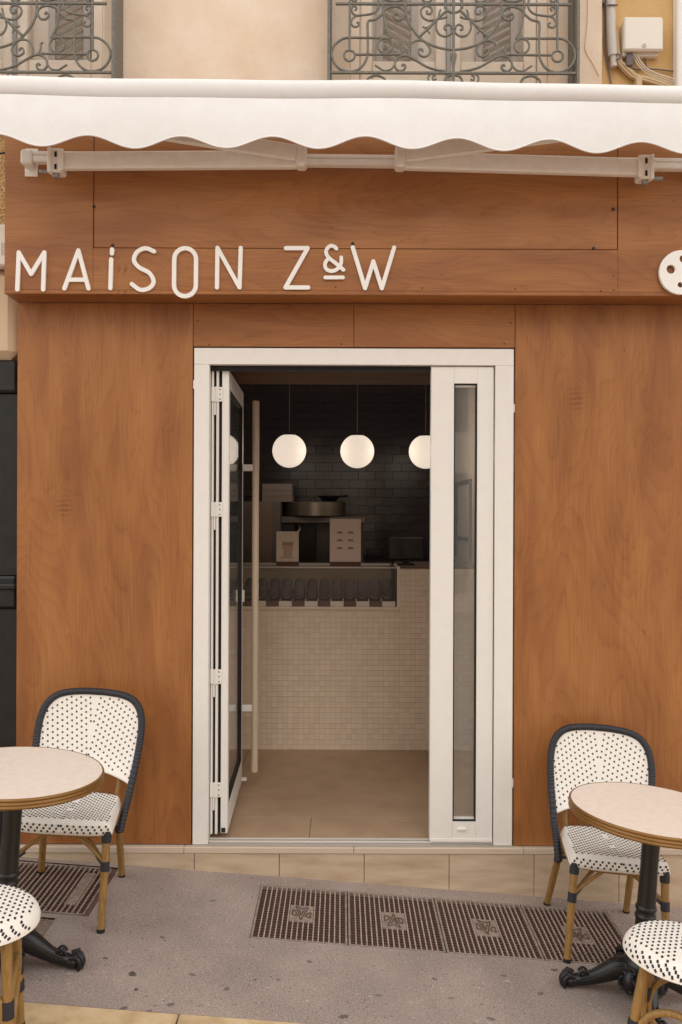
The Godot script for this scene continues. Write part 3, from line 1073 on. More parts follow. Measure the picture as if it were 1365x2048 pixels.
func build_awning():
	var aw := thing("awning", "rolled up cream white awning with a wavy valance above the sign", "awning", Vector3(0, 3.45, 0))
	aw.rotation.z = -0.0075
	var x0 := -1.62
	var x1 := 1.72
	var base := 3.45
	# rolled cloth around the front tube
	var rows := []
	var n := 60
	for i in n + 1:
		var x := lerpf(x0, x1, float(i) / n)
		var ring := PackedVector3Array()
		var sag := 0.0035 * sin(x * 3.1 + 0.6) + 0.002 * sin(x * 7.3)
		for s in 20:
			var a := TAU * s / 20
			var r := 0.052 + 0.002 * sin(3.0 * a + x * 1.3)
			ring.append(Vector3(x, 3.459 - base + sin(a) * r + sag, 0.405 + cos(a) * r))
		rows.append(ring)
	var g := Geo.new()
	g.grid(rows, true, false)
	g.fan(rows[0], Vector3.LEFT)
	g.fan(rows[n], Vector3.RIGHT)
	part("cloth_roll", g, M.fabric, aw)
	# valance
	var val := Geo.new()
	var edge := []
	var front := []
	var back := []
	var nx := 336
	for j in 9:
		front.append(PackedVector3Array())
		back.append(PackedVector3Array())
	for i in nx + 1:
		var x := lerpf(x0, x1, float(i) / nx)
		var low := 3.205 + 0.0255 * cos(TAU * (x + 1.091) / 0.397)
		var top := 3.412 + 0.0035 * sin(x * 3.1 + 0.6) + 0.002 * sin(x * 7.3)
		for j in 9:
			var k := j / 8.0
			var y := lerpf(top, low, k)
			var z := 0.457 + 0.006 * sin(k * PI) + 0.035 * k + 0.010 * k * sin(x * 2.7 + 1.0) + 0.004 * k * sin(x * 9.0)
			front[j].append(Vector3(x, y - base, z))
			back[j].append(Vector3(x, y - base, z - 0.003))
		edge.append(front[8][i] - Vector3(0, 0, 0.0015))
	val.grid(front, false, true)
	val.grid(back, false, false)
	val.grid([front[0], back[0]], false, false)
	part("valance", val, M.fabric, aw)
	var hem := Geo.new()
	hem.tube(edge, 0.0036, 6)
	part("hem", hem, M.fabric, aw)
	var bar := Geo.new()
	bar.cbox(Vector3(x0 + 0.02, 3.375 - base, 0.385), Vector3(x1 - 0.02, 3.405 - base, 0.45), 0.006)
	part("front_bar", bar, M.arm, aw)
	var tb := Geo.new()
	tb.cbox(Vector3(-1.42, 3.2455 - base, 0.2), Vector3(1.6, 3.262 - base, 0.242), 0.003)
	tb.cbox(Vector3(-1.42, 3.213 - base, 0.2), Vector3(1.6, 3.2415 - base, 0.242), 0.004)
	tb.box(Vector3(-1.42, 3.24 - base, 0.205), Vector3(1.6, 3.247 - base, 0.236))
	var torsion := part("torsion_bar", tb, M.arm, aw)
	for s in [[-1.475, -1.421], [1.601, 1.655]]:
		board("end_cap", Vector3(s[0], 3.20 - base, 0.175), Vector3(s[1], 3.268 - base, 0.248), M.white_metal, torsion, 0.008)
	for b in [-1.45, 1.63]:
		board("wall_plate", Vector3(b - 0.03, 3.17 - base, 0.1655), Vector3(b + 0.03, 3.30 - base, 0.174), M.arm, torsion, 0.002)
	for s in [-1.0, 1.0]:
		var ax := 0.04
		var sh := Vector3(ax + s * 1.335, 3.196 - base, 0.285)
		var el := Vector3(ax + s * 0.222, 3.213 - base, 0.292)
		var dir := (el - sh).normalized()
		var ln := (el - sh).length()
		var arm := Node3D.new()
		arm.name = free_name("arm", aw)
		aw.add_child(arm, true)
		var frame := Transform3D(Basis(dir, Vector3.UP, dir.cross(Vector3.UP)).orthonormalized(), sh)
		var u := Geo.new()
		u.cbox(Vector3(0.0, -0.039, -0.021), Vector3(ln, 0.039, 0.021), 0.008, frame)
		part("upper_arm", u, M.arm, arm)
		board("elbow", el + Vector3(-0.024, -0.046, -0.022), el + Vector3(0.024, 0.052, 0.055), M.arm, arm, 0.010)
		var w := Vector3(ax + s * 1.02, 3.33 - base, 0.355)
		var e2 := el + Vector3(s * 0.02, 0.012, 0.042)
		var d2 := (w - e2).normalized()
		var fa := Geo.new()
		fa.cbox(Vector3(0.0, -0.036, -0.012), Vector3((w - e2).length(), 0.036, 0.012), 0.006, Transform3D(Basis(d2, d2.cross(Vector3.BACK).normalized() * -1.0, Vector3.BACK).orthonormalized(), e2))
		part("forearm", fa, M.arm, arm)
		var br := Geo.new()
		br.cbox(sh + Vector3(-0.032, -0.056, -0.05), sh + Vector3(0.032, 0.052, 0.026), 0.007)
		br.cbox(sh + Vector3(-s * 0.03 - 0.012, -0.052, 0.027), sh + Vector3(-s * 0.03 + 0.012, 0.045, 0.036), 0.003)
		br.cbox(sh + Vector3(s * 0.022 - 0.008, -0.062, 0.0), sh + Vector3(s * 0.022 + 0.008, 0.050, 0.038), 0.003)
		part("shoulder_bracket", br, M.arm, arm)
		for q in [[0.026, 0.02], [-0.030, 0.024]]:
			board("slot", sh + Vector3(-s * 0.004 - 0.004, q[0] - 0.016, 0.0262), sh + Vector3(-s * 0.004 + 0.006, q[0] + 0.008, 0.0285), M.dark_gap, arm)
		var bolt := Geo.new()
		bolt.lathe([Vector2(0, 0.03), Vector2(0.007, 0.028), Vector2(0.009, 0.02), Vector2(0.009, 0.02), Vector2(0.009, -0.03), Vector2(0.0, -0.032)], 12, Transform3D(Basis(Vector3.BACK, PI / 2), sh + Vector3(s * 0.045, -0.052, 0.01)))
		bolt.lathe([Vector2(0, -0.02), Vector2(0.012, -0.018), Vector2(0.014, -0.008), Vector2(0.014, 0.004)], 12, Transform3D(Basis(), sh + Vector3(0, -0.058, 0.0)))
		part("bolt", bolt, M.steel_dull, arm)

func build_folding_door():
	var d := thing("folding_door", "white aluminium folding glass door standing open with a long pull bar", "door")
	var f := Geo.new()
	f.cbox(Vector3(-0.717, 0.0, -0.075), Vector3(-0.643, 2.3355, 0.004), 0.002)
	f.cbox(Vector3(0.749, 0.0, -0.075), Vector3(0.838, 2.3355, 0.004), 0.002)
	f.cbox(Vector3(-0.717, 2.336, -0.075), Vector3(0.838, 2.416, 0.004), 0.002)
	part("frame", f, M.white_metal, d)
	board("threshold", Vector3(-0.717, -0.004, -0.077), Vector3(0.838, -0.0005, 0.012), plain(rgb(196, 190, 184), 0.35, 0.5), d, 0.0)
	var rail := Geo.new()
	rail.cbox(Vector3(-0.642, 0.0, -0.060), Vector3(0.748, 0.012, -0.045), 0.002)
	rail.cbox(Vector3(-0.642, 0.0, -0.028), Vector3(0.748, 0.010, -0.016), 0.002)
	part("floor_track", rail, plain(rgb(214, 206, 198), 0.4, 0.4), d)
	board("top_track", Vector3(-0.642, 2.312, -0.066), Vector3(0.436, 2.3354, -0.03), M.rubber, d)
	for q in [[0.838, 1.62 + (1024 - 815) / 411.0], [0.838, 1.62 - (1565 - 1024) / 411.0], [-0.722, 1.62 + (1024 - 770) / 411.0]]:
		board("spacer", Vector3(q[0] + 0.0005, q[1] - 0.02, -0.02), Vector3(q[0] + 0.0055, q[1] + 0.02, 0.003), M.plastic, d)
	# closed narrow leaf on the right
	var leaf := Node3D.new()
	leaf.name = free_name("leaf", d)
	d.add_child(leaf, true)
	var z0 := -0.062
	var z1 := -0.010
	var xa := 0.4385
	var xb := 0.7435
	var ga := 0.550
	var gb := 0.664
	var y0 := 0.018
	var y1 := 2.3315
	var gy0 := 0.110
	var gy1 := 2.250
	var st := Geo.new()
	st.cbox(Vector3(xa, y0, z0), Vector3(ga, y1, z1), 0.002)
	st.cbox(Vector3(gb, y0, z0), Vector3(xb, y1, z1), 0.002)
	st.cbox(Vector3(ga + 0.0002, y0, z0), Vector3(gb - 0.0002, gy0, z1 - 0.0001), 0.0)
	st.cbox(Vector3(ga + 0.0002, gy1, z0), Vector3(gb - 0.0002, y1, z1 - 0.0001), 0.0)
	part("stiles", st, M.white_metal, leaf)
	var gk := Geo.new()
	gk.box(Vector3(ga + 0.0003, gy0 + 0.0003, -0.05), Vector3(ga + 0.006, gy1 - 0.0003, -0.016))
	gk.box(Vector3(gb - 0.006, gy0 + 0.0003, -0.05), Vector3(gb - 0.0003, gy1 - 0.0003, -0.016))
	gk.box(Vector3(ga + 0.0062, gy0 + 0.0003, -0.05), Vector3(gb - 0.0062, gy0 + 0.006, -0.016))
	gk.box(Vector3(ga + 0.0062, gy1 - 0.006, -0.05), Vector3(gb - 0.0062, gy1 - 0.0003, -0.016))
	part("gasket", gk, M.rubber, leaf)
	board("glazing_bead", Vector3(ga + 0.0063, gy1 - 0.016, -0.048), Vector3(gb - 0.0063, gy1 - 0.0062, -0.030), M.white_metal, leaf)
	board("glazing_bead", Vector3(ga + 0.0063, gy0 + 0.0062, -0.048), Vector3(gb - 0.0063, gy0 + 0.014, -0.030), M.white_metal, leaf)
	board("pane", Vector3(ga + 0.004, gy0 + 0.004, -0.042), Vector3(gb - 0.004, gy1 - 0.004, -0.038), M.glass, leaf)
	board("drain_cap", Vector3(0.572, 0.068, z1), Vector3(0.616, 0.082, z1 + 0.009), M.white_metal, leaf, 0.003)
	board("drip_bar", Vector3(xa, 0.013, z1), Vector3(xb, 0.028, z1 + 0.004), M.white_metal, leaf, 0.001)
	# open leaf, seen almost edge on
	var op := Node3D.new()
	op.name = free_name("leaf", d)
	d.add_child(op, true)
	op.position = Vector3(-0.554, 0.0, -0.05)
	op.rotation.y = deg_to_rad(1.6)
	var th := 0.034
	var wd := 0.83
	var b0 := 0.035
	var b1 := 2.318
	var fr := Geo.new()
	fr.cbox(Vector3(-th, b0, -0.055), Vector3(0, b1, 0), 0.002)
	fr.cbox(Vector3(-th, b0, -wd), Vector3(0, b1, -wd + 0.055), 0.002)
	fr.cbox(Vector3(-th, b0, -wd + 0.0552), Vector3(-0.0002, b0 + 0.13, -0.0552), 0.0)
	fr.cbox(Vector3(-th, b1 - 0.09, -wd + 0.0552), Vector3(-0.0002, b1, -0.0552), 0.0)
	part("stiles", fr, M.white_metal, op)
	var ok := Geo.new()
	var ly0 := b0 + 0.1302
	var ly1 := b1 - 0.0902
	ok.box(Vector3(-th + 0.004, ly0, -0.0632), Vector3(-0.001, ly1, -0.0554))
	ok.box(Vector3(-th + 0.004, ly0, -wd + 0.0554), Vector3(-0.001, ly1, -wd + 0.0632))
	ok.box(Vector3(-th + 0.004, ly0, -wd + 0.0634), Vector3(-0.001, ly0 + 0.008, -0.0634))
	ok.box(Vector3(-th + 0.004, ly1 - 0.008, -wd + 0.0634), Vector3(-0.001, ly1, -0.0634))
	part("gasket", ok, M.rubber, op)
	board("pane", Vector3(-0.019, ly0 + 0.003, -wd + 0.058), Vector3(-0.013, ly1 - 0.003, -0.058), M.glass, op)
	board("lock_plate", Vector3(0.0, 1.09, -wd + 0.008), Vector3(0.012, 1.16, -wd + 0.035), M.white_metal, op, 0.003)
	board("door_stop", Vector3(0.0, 0.045, -wd + 0.01), Vector3(0.03, 0.06, -wd + 0.05), M.white_metal, op, 0.004)
	board("roller_cap", Vector3(-0.03, 0.04, 0.0), Vector3(-0.01, 0.062, 0.004), M.rubber, op)
	# two folded leaves beside it
	for q in [[-0.639, -0.629], [-0.616, -0.604]]:
		var fl := Geo.new()
		fl.cbox(Vector3(q[0], 0.03, -0.40), Vector3(q[1], 2.315, -0.048), 0.002)
		var slim := part("folded_leaf", fl, M.white_metal, d)
		var seal := Geo.new()
		seal.box(Vector3(q[1] + 0.0005, 0.035, -0.40), Vector3(q[1] + 0.0115, 2.31, -0.075))
		part("seal", seal, M.rubber, slim)
	for yc in [2.197, 1.630, 0.807, 0.25]:
		var hg := Geo.new()
		hg.cbox(Vector3(-0.640, yc - 0.036, -0.0475), Vector3(-0.6165, yc + 0.036, -0.0405), 0.002)
		hg.cbox(Vector3(-0.616, yc - 0.036, -0.0475), Vector3(-0.584, yc + 0.036, -0.0425), 0.002)
		hg.tube([Vector3(-0.6165, yc - 0.038, -0.041), Vector3(-0.6165, yc + 0.038, -0.041)], 0.004, 8)
		var hinge := part("hinge", hg, M.white_metal, d)
		for s in [-0.024, 0.0, 0.024]:
			var sc := Geo.new()
			sc.lathe([Vector2(0, 0.0012), Vector2(0.004, 0.001), Vector2(0.0045, -0.001)], 8, Transform3D(Basis(Vector3.RIGHT, PI / 2), Vector3(-0.597, yc + s, -0.0425)))
			part("screw", sc, M.steel_dull, hinge)
		board("hinge_tail", Vector3(-0.627, yc - 0.10, -0.056), Vector3(-0.618, yc - 0.037, -0.045), M.white_metal, d)
	# long pull bar
	var pull := thing("pull_bar", "long round cream pull bar fixed upright to the open glass leaf", "handle")
	var px := -0.496
	var pz := -0.80
	var hb := Geo.new()
	hb.lathe([Vector2(0.0, 0.108), Vector2(0.017, 0.108), Vector2(0.02, 0.112), Vector2(0.02, 0.112), Vector2(0.02, 2.26), Vector2(0.02, 2.26), Vector2(0.017, 2.264), Vector2(0, 2.264)], 18, Transform3D(Basis(), Vector3(px, 0, pz)))
	part("bar", hb, plain(rgb(216, 196, 172), 0.45), pull)
	for yc in [1.875, 0.48]:
		var so := Geo.new()
		so.cbox(Vector3(-0.5735, yc - 0.02, pz - 0.014), Vector3(px - 0.012, yc + 0.02, pz + 0.014), 0.005)
		part("standoff", so, M.white_metal, pull)

func build_counter():
	var zf := -1.66
	var c := thing("shop_counter", "cream mosaic tiled shop counter with a built in glass display case", "counter")
	var xl := -1.045
	var xm := 0.398
	var xr := 0.966
	var core := Geo.new()
	core.box(Vector3(xl, 0.0, zf - 0.62), Vector3(xm, 0.958, zf - 0.0035))
	core.box(Vector3(xm + 0.001, 0.0, zf - 0.62), Vector3(xr, 1.236, zf - 0.0035))
	part("body", core, M.mosaic_grout, c)
	board("top", Vector3(xm + 0.008, 1.2365, zf - 0.63), Vector3(xr, 1.249, zf + 0.003), plain(rgb(92, 76, 66), 0.5), c, 0.002)
	# mosaic
	var pitch := 0.0362
	var tile := Geo.new()
	tile.cbox(Vector3(0.0008, 0.0008, -0.0052), Vector3(pitch - 0.0008, pitch - 0.0008, 0.0), 0.0009)
	var tm := tile.mesh()
	var rests := [Geo.new(), Geo.new(), Geo.new()]
	var rng := RandomNumberGenerator.new()
	rng.seed = 31
	var row := 0
	var y := 0.0
	var mats := [M.mosaic, M.mosaic, M.mosaic_b, M.mosaic_c]
	while y < 1.236 - 0.01:
		var x := xl
		while x < xr - 0.01:
			if y + pitch > 0.958 and x < xm:
				x += pitch
				continue
			var w := Transform3D(Basis(Vector3.UP, rng.randf_range(-0.01, 0.01)) * Basis(Vector3.RIGHT, rng.randf_range(-0.01, 0.01)), Vector3(x, y, zf))
			if x > -0.46 and x < 0.17 and y > 0.38 and y < 0.945:
				var o := put("mosaic_tile", tm, mats[rng.randi() % 4], c)
				o.transform = w
			else:
				rests[maxi(0, rng.randi() % 4 - 1)].cbox(Vector3(0.0008, 0.0008, -0.0052), Vector3(minf(pitch, xr - x) - 0.0008, minf(pitch, 1.236 - y) - 0.0008, 0.0), 0.0009, w)
			x += pitch
		y += pitch
	for k in 3:
		part("outer_mosaic", rests[k], mats[k + 1], c).set_meta("kind", "stuff")
	# display case
	var ds := Node3D.new()
	ds.name = "display_case"
	c.add_child(ds)
	board("sill", Vector3(xl, 0.9585, zf - 0.60), Vector3(xm - 0.001, 0.972, zf + 0.004), M.mosaic_c, ds, 0.002)
	board("end_post", Vector3(xm - 0.014, 0.9725, zf - 0.02), Vector3(xm + 0.006, 1.249, zf + 0.004), M.mosaic_c, ds, 0.002)
	board("front_glass", Vector3(xl, 0.9725, zf - 0.012), Vector3(xm - 0.0145, 1.236, zf - 0.006), M.case_glass, ds)
	board("top_glass", Vector3(xl, 1.2365, zf - 0.60), Vector3(xm - 0.0145, 1.246, zf - 0.002), M.case_glass, ds)
	board("top_edge", Vector3(xl, 1.238, zf - 0.0015), Vector3(xm - 0.0145, 1.2455, zf + 0.002), plain(rgb(190, 182, 174), 0.3, 0.3), ds)
	board("back_panel", Vector3(xl, 0.9725, zf - 0.60), Vector3(xm - 0.0145, 1.236, zf - 0.585), plain(rgb(176, 158, 138), 0.4), ds)
	board("end_panel", Vector3(xm - 0.022, 0.9725, zf - 0.58), Vector3(xm - 0.015, 1.236, zf - 0.021), M.black_plastic, ds)
	board("lamp_rail", Vector3(xl, 1.205, zf - 0.58), Vector3(xm - 0.03, 1.235, zf - 0.52), M.steel_dull, ds, 0.006)

func macaron_mesh(shell: bool) -> ArrayMesh:
	var g := Geo.new()
	if shell:
		for s in [-1.0, 1.0]:
			var x := Transform3D(Basis() if s > 0.0 else Basis(Vector3.RIGHT, PI), Vector3.ZERO)
			g.lathe([Vector2(0.0355, 0.005), Vector2(0.038, 0.007), Vector2(0.0375, 0.010), Vector2(0.037, 0.013), Vector2(0.031, 0.019), Vector2(0.018, 0.0225), Vector2(0.0, 0.0235)], 16, x)
	else:
		g.lathe([Vector2(0.0, -0.0055), Vector2(0.034, -0.0055), Vector2(0.0372, -0.003), Vector2(0.0372, 0.003), Vector2(0.034, 0.0055), Vector2(0.0, 0.0055)], 16)
	return g.mesh()

func build_counter_things():
	var zf := -1.66
	var shell := macaron_mesh(true)
	var cream := macaron_mesh(false)
	var filling := plain(rgb(226, 212, 196), 0.6)
	var kinds := [["dark chocolate brown", rgb(50, 28, 21)], ["plum grey", rgb(62, 46, 48)], ["cocoa brown", rgb(62, 36, 26)], ["dark mocha", rgb(46, 28, 22)], ["taupe", rgb(70, 50, 42)], ["mauve", rgb(64, 48, 52)]]
	for k in kinds:
		k.append(plain(k[1], 0.6))
	for col in 13:
		var kind: Array = kinds[[0, 3, 1, 2, 4, 5][(col / 2) % 6]] if col % 2 == 0 else kinds[[3, 0, 1, 3, 4, 5][(col / 2) % 6]]
		var cx: float = (472.0 + col * 25.4 - 682.5) * (EYE_Z + 1.80) / FOCAL
		var tray := thing("macaron_tray", "narrow sloping tray under a column of %s macarons" % kind[0], "tray", Vector3(cx, 0.9725, zf - 0.08), "macaron trays in the display case")
		var wedge := Geo.new()
		wedge.cbox(Vector3(-0.040, 0.0, -0.30), Vector3(0.040, 0.006, 0.0), 0.001, Transform3D(Basis(Vector3.RIGHT, 0.27), Vector3(0, 0.004, 0)))
		part("plate", wedge, M.dark_wood, tray)
		board("foot", Vector3(-0.030, 0.0, -0.27), Vector3(0.030, 0.068, -0.262), M.dark_wood, tray)
		for k in 5:
			var z := -0.035 - k * 0.048
			var o := thing("macaron", ["%s macaron foremost in its column behind the case glass", "%s macaron second from the glass in its column", "%s macaron third from the glass in its column", "%s macaron fourth from the glass in its column", "%s macaron last in its column at the case back"][k] % kind[0], "macaron", Vector3(cx, 0.9725 + 0.046 + 0.035 + k * 0.014, zf - 0.08 + z), "macarons in the display case")
			o.rotation = Vector3(PI / 2 - 0.62, 0, 0)
			put("shell", shell, kind[2], o)
			put("filling", cream, filling, o)
		var wh := col % 2 == 0
		var card := thing("price_card", ("white price card" if wh else "small brown price card") + " before a column of %s macarons" % kind[0], "card", Vector3(cx, 0.9725, zf - 0.035), ("white" if wh else "brown") + " price cards")
		board("face", Vector3(-0.044, 0.0, -0.004), Vector3(0.044, 0.036, 0.0), M.paper if wh else M.dark_wood, card, 0.001)
	# card with a drink
	var im := Image.create(96, 136, false, Image.FORMAT_RGB8)
	im.fill(rgb(226, 212, 198))
	for y in 136:
		for x in 96:
			var k := (y - 50) / 70.0
			if y >= 44 and y < 122:
				var half := 25.0 - 8.0 * clampf(k, 0.0, 1.0)
				if absf(x - 48.0) < half:
					var c := rgb(168, 134, 112) if y < 62 else rgb(196, 168, 146)
					if y < 50:
						c = rgb(206, 186, 168)
					im.set_pixel(x, y, c)
			if y > 108 and y < 126 and Vector2((x - 44) / 34.0, (y - 118) / 8.0).length() < 1.0 and absf(x - 48.0) > 16.0:
				im.set_pixel(x, y, rgb(206, 182, 158))
	im.fill_rect(Rect2i(30, 14, 36, 2), rgb(200, 184, 170))
	var drink := StandardMaterial3D.new()
	drink.albedo_texture = ImageTexture.create_from_image(im)
	drink.roughness = 0.6
	var menu := Image.create(124, 180, false, Image.FORMAT_RGB8)
	menu.fill(rgb(232, 214, 206))
	for r in 3:
		for q in 2:
			for y in 12:
				for x in 26:
					var d := Vector2((x - 13) / 12.0, (y - 8) / 6.5)
					if d.length() < 1.0 and y < 11:
						menu.set_pixel(26 + q * 44 + x, 50 + r * 33 + y, rgb(150, 112, 96) if y != 7 else rgb(206, 176, 160))
	menu.fill_rect(Rect2i(40, 32, 44, 1), rgb(216, 196, 186))
	var menu_m := StandardMaterial3D.new()
	menu_m.albedo_texture = ImageTexture.create_from_image(menu)
	menu_m.roughness = 0.6
	for q in [["drink_sign", "white card picturing a drink in a glass, on a wooden foot", 553.0, 598.0, 1063.0, drink], ["menu_sign", "tall white menu card with six little pastry pictures on a wooden foot", 660.0, 722.5, 1038.0, menu_m]]:
		var z := zf - 0.09
		var a := at(q[2], 1127, z)
		var b := at(q[3], q[4], z)
		var y0 := 1.2465
		var s := thing(q[0], q[1], "sign", Vector3((a.x + b.x) / 2.0, y0, z))
		var w := (b.x - a.x) / 2.0
		board("foot", Vector3(-w, 0.0, -0.035), Vector3(w, 0.028, 0.012), M.dark_wood, s, 0.002)
		board("card", Vector3(-w, 0.0285, -0.006), Vector3(w, b.y - y0, -0.001), M.paper, s)
		var g := Geo.new()
		g.quad(Vector3(-w + 0.001, 0.030, -0.0005), Vector3(w - 0.001, 0.030, -0.0005), Vector3(w - 0.001, b.y - y0 - 0.001, -0.0005), Vector3(-w + 0.001, b.y - y0 - 0.001, -0.0005), Vector3.BACK, [Vector2(0, 1), Vector2(1, 1), Vector2(1, 0), Vector2(0, 0)])
		part("print", g, q[5], s)
	# till screen
	var tz := zf - 0.2
	var tc := at(813, 1097, tz)
	var till := thing("till_screen", "black touch screen till standing on the counter", "till", Vector3(tc.x, 1.2495, tz))
	board("base", Vector3(-0.06, 0.0, -0.06), Vector3(0.05, 0.014, 0.06), M.black_plastic, till, 0.004)
	board("stem", Vector3(-0.022, 0.0145, -0.05), Vector3(0.022, 0.11, -0.026), M.black_plastic, till, 0.004)
	var sc := Geo.new()
	sc.cbox(Vector3(-0.123, -0.078, -0.012), Vector3(0.123, 0.078, 0.006), 0.006, Transform3D(Basis(Vector3.RIGHT, -0.14), Vector3(0, tc.y - 1.2495, -0.01)))
	part("housing", sc, M.black_plastic, till)
	var face := Geo.new()
	face.cbox(Vector3(-0.104, -0.062, 0.0063), Vector3(0.104, 0.062, 0.0075), 0.0, Transform3D(Basis(Vector3.RIGHT, -0.14), Vector3(0, tc.y - 1.2495, -0.01)))
	part("screen", face, plain(rgb(52, 50, 54), 0.12), till)
	# machines on the back bench
	var bench := thing("back_bench", "dark bench behind the counter carrying the machines", "bench")
	board("top", Vector3(-1.04, 0.90, -3.28), Vector3(0.40, 0.94, -2.50), M.machine, bench, 0.003)
	board("cabinet", Vector3(-1.04, 0.0, -3.28), Vector3(0.40, 0.899, -2.55), M.black_plastic, bench)
	var mz := -2.56
	var l0 := at(484, 1003, mz)
	var l1 := at(561, 1003, mz)
	var cab := thing("louvred_machine", "grey machine with louvred side panel behind the counter", "machine", Vector3(l0.x, 0.9405, mz))
	var cw := l1.x - l0.x
	var ch := l0.y - 0.9405
	board("housing", Vector3(0, 0, -0.5), Vector3(cw, ch, 0), M.machine, cab, 0.006)
	for k in 26:
		var yy := 0.03 + k * (ch - 0.06) / 26.0
		board("louvre", Vector3(0.02, yy, 0.0005), Vector3(cw * 0.40, yy + 0.008, 0.008), plain(rgb(112, 108, 106), 0.5, 0.4) if k == 0 else M.machine, cab)
	board("edge_trim", Vector3(cw * 0.44, 0.0, 0.0005), Vector3(cw * 0.78, ch, 0.010), plain(rgb(112, 96, 86), 0.45, 0.3), cab, 0.002)
	board("switch", Vector3(0.05, ch * 0.24, 0.0085), Vector3(0.085, ch * 0.36, 0.016), M.black_plastic, cab, 0.003)
	var dz := -2.72
	var d0 := at(566, 1003, dz)
	var d1 := at(692, 1033, dz)
	var drum := thing("coffee_machine", "coffee machine with a round steel drum on top behind the counter", "coffee machine", Vector3((d0.x + d1.x) / 2.0, 0.9405, dz - 0.16))
	var r := (d1.x - d0.x) / 2.0
	var dg := Geo.new()
	var dy0 := d1.y - 0.9405
	var dy1 := d0.y - 0.9405
	dg.lathe([Vector2(r * 0.98, dy0), Vector2(r, dy0 + 0.006), Vector2(r, dy0 + 0.006), Vector2(r, dy1 - 0.006), Vector2(r, dy1 - 0.006), Vector2(r * 0.98, dy1), Vector2(r * 0.98, dy1), Vector2(0, dy1 + 0.004)], 36)
	part("drum", dg, M.steel, drum)
	board("tray", Vector3(-r - 0.01, dy0 - 0.055, -0.2), Vector3(r + 0.16, dy0 - 0.003, 0.2), M.machine, drum, 0.006)
	board("back_panel", Vector3(-r - 0.01, 0.0, -0.2), Vector3(r + 0.12, dy0 - 0.056, -0.1), M.black_plastic, drum)
	board("side_panel", Vector3(r * 0.05, 0.0, -0.099), Vector3(r * 0.75, dy0 - 0.056, 0.12), plain(rgb(46, 40, 38), 0.4), drum, 0.004)
	board("side_panel", Vector3(-r - 0.01, 0.0, -0.099), Vector3(-r * 0.6, dy0 - 0.056, 0.15), M.black_plastic, drum, 0.004)
	board("foot", Vector3(r + 0.125, 0.0, -0.15), Vector3(r + 0.15, dy0 - 0.056, -0.12), M.machine, drum)
	var spout := Geo.new()
	spout.tube(smooth([Vector3(-r * 0.55, dy0 - 0.06, 0.16), Vector3(-r * 0.45, dy0 - 0.10, 0.20), Vector3(-r * 0.62, dy0 - 0.16, 0.24)], 5), 0.012, 8)
	part("spout", spout, M.steel, drum)
	var pan := thing("black_dish", "shallow black dish resting on the steel drum", "dish", Vector3(drum.position.x + 0.12, 0.9405 + dy1 + 0.005, dz - 0.16))
	var pg := Geo.new()
	pg.lathe([Vector2(0.0, 0.0), Vector2(0.05, 0.0), Vector2(0.08, 0.03), Vector2(0.10, 0.045), Vector2(0.095, 0.045), Vector2(0.075, 0.032), Vector2(0.0, 0.008)], 20)
	part("bowl", pg, M.black_plastic, pan)
	var hd := Geo.new()
	hd.tube([Vector3(0.09, 0.04, 0.0), Vector3(0.15, 0.048, 0.02)], 0.008, 8)
	part("handle", hd, M.black_plastic, pan)
	# cartons piled on the louvred machine
	var cz := -2.85
	for k in 3:
		var a := at(527, 1002 - k * 11.5, cz)
		var b := at(587, 1002 - k * 11.5, cz)
		var y0 := 0.9405 + ch + 0.0005 + k * 0.049
		var bx := thing("white_carton", ["plain white carton lowest in the pile on the louvred machine", "plain white carton between two others on the louvred machine", "plain white carton on top of the pile on the louvred machine"][k], "carton", Vector3((a.x + b.x) / 2.0, y0, cz), "cartons piled on the machine")
		var w := (b.x - a.x) / 2.0 - k * 0.002
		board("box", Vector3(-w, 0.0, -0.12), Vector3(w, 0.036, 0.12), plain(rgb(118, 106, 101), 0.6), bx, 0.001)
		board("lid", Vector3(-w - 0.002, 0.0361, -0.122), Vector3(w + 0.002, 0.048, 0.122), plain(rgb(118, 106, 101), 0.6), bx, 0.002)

func build_lamps():
	var z := -2.10
	var k := 0
	for px in [579.0, 715.0, 852.0]:
		var c := at(px, 901.5 + k, z)
		var lab: String = ["lit round white globe pendant hanging nearest the folded door leaf", "lit round white globe pendant hanging between two other globes", "lit round white globe pendant partly behind the closed narrow leaf"][k]
		var o := thing("globe_lamp", lab, "lamp", c, "globe pendants over the counter")
		var g := Geo.new()
		var prof := []
		for i in 19:
			var a := PI * (1.0 - i / 18.0)
			var p := Vector2(sin(a), cos(a)) * 0.124
			if p.y > 0.119:
				continue
			prof.append(p)
		prof.append(Vector2(0.03, 0.1195))
		g.lathe(prof, 32)
		part("globe", g, M.globe, o)
		var cap := Geo.new()
		cap.lathe([Vector2(0.048, 0.114), Vector2(0.046, 0.126), Vector2(0.046, 0.126), Vector2(0.0, 0.128)], 20)
		part("cap", cap, M.black_plastic, o)
		var cord := Geo.new()
		cord.tube([Vector3(0, 0.127, 0), Vector3(0, 2.949 - c.y, 0)], 0.0028, 6)
		part("cord", cord, M.cable_grey, o)
		var l := OmniLight3D.new()
		l.name = "glow"
		l.light_color = Color(1.0, 0.93, 0.84)
		l.light_energy = 0.05
		l.light_size = 0.12
		l.omni_range = 8.0
		l.omni_attenuation = 2.0
		l.shadow_enabled = true
		o.add_child(l)
		k += 1

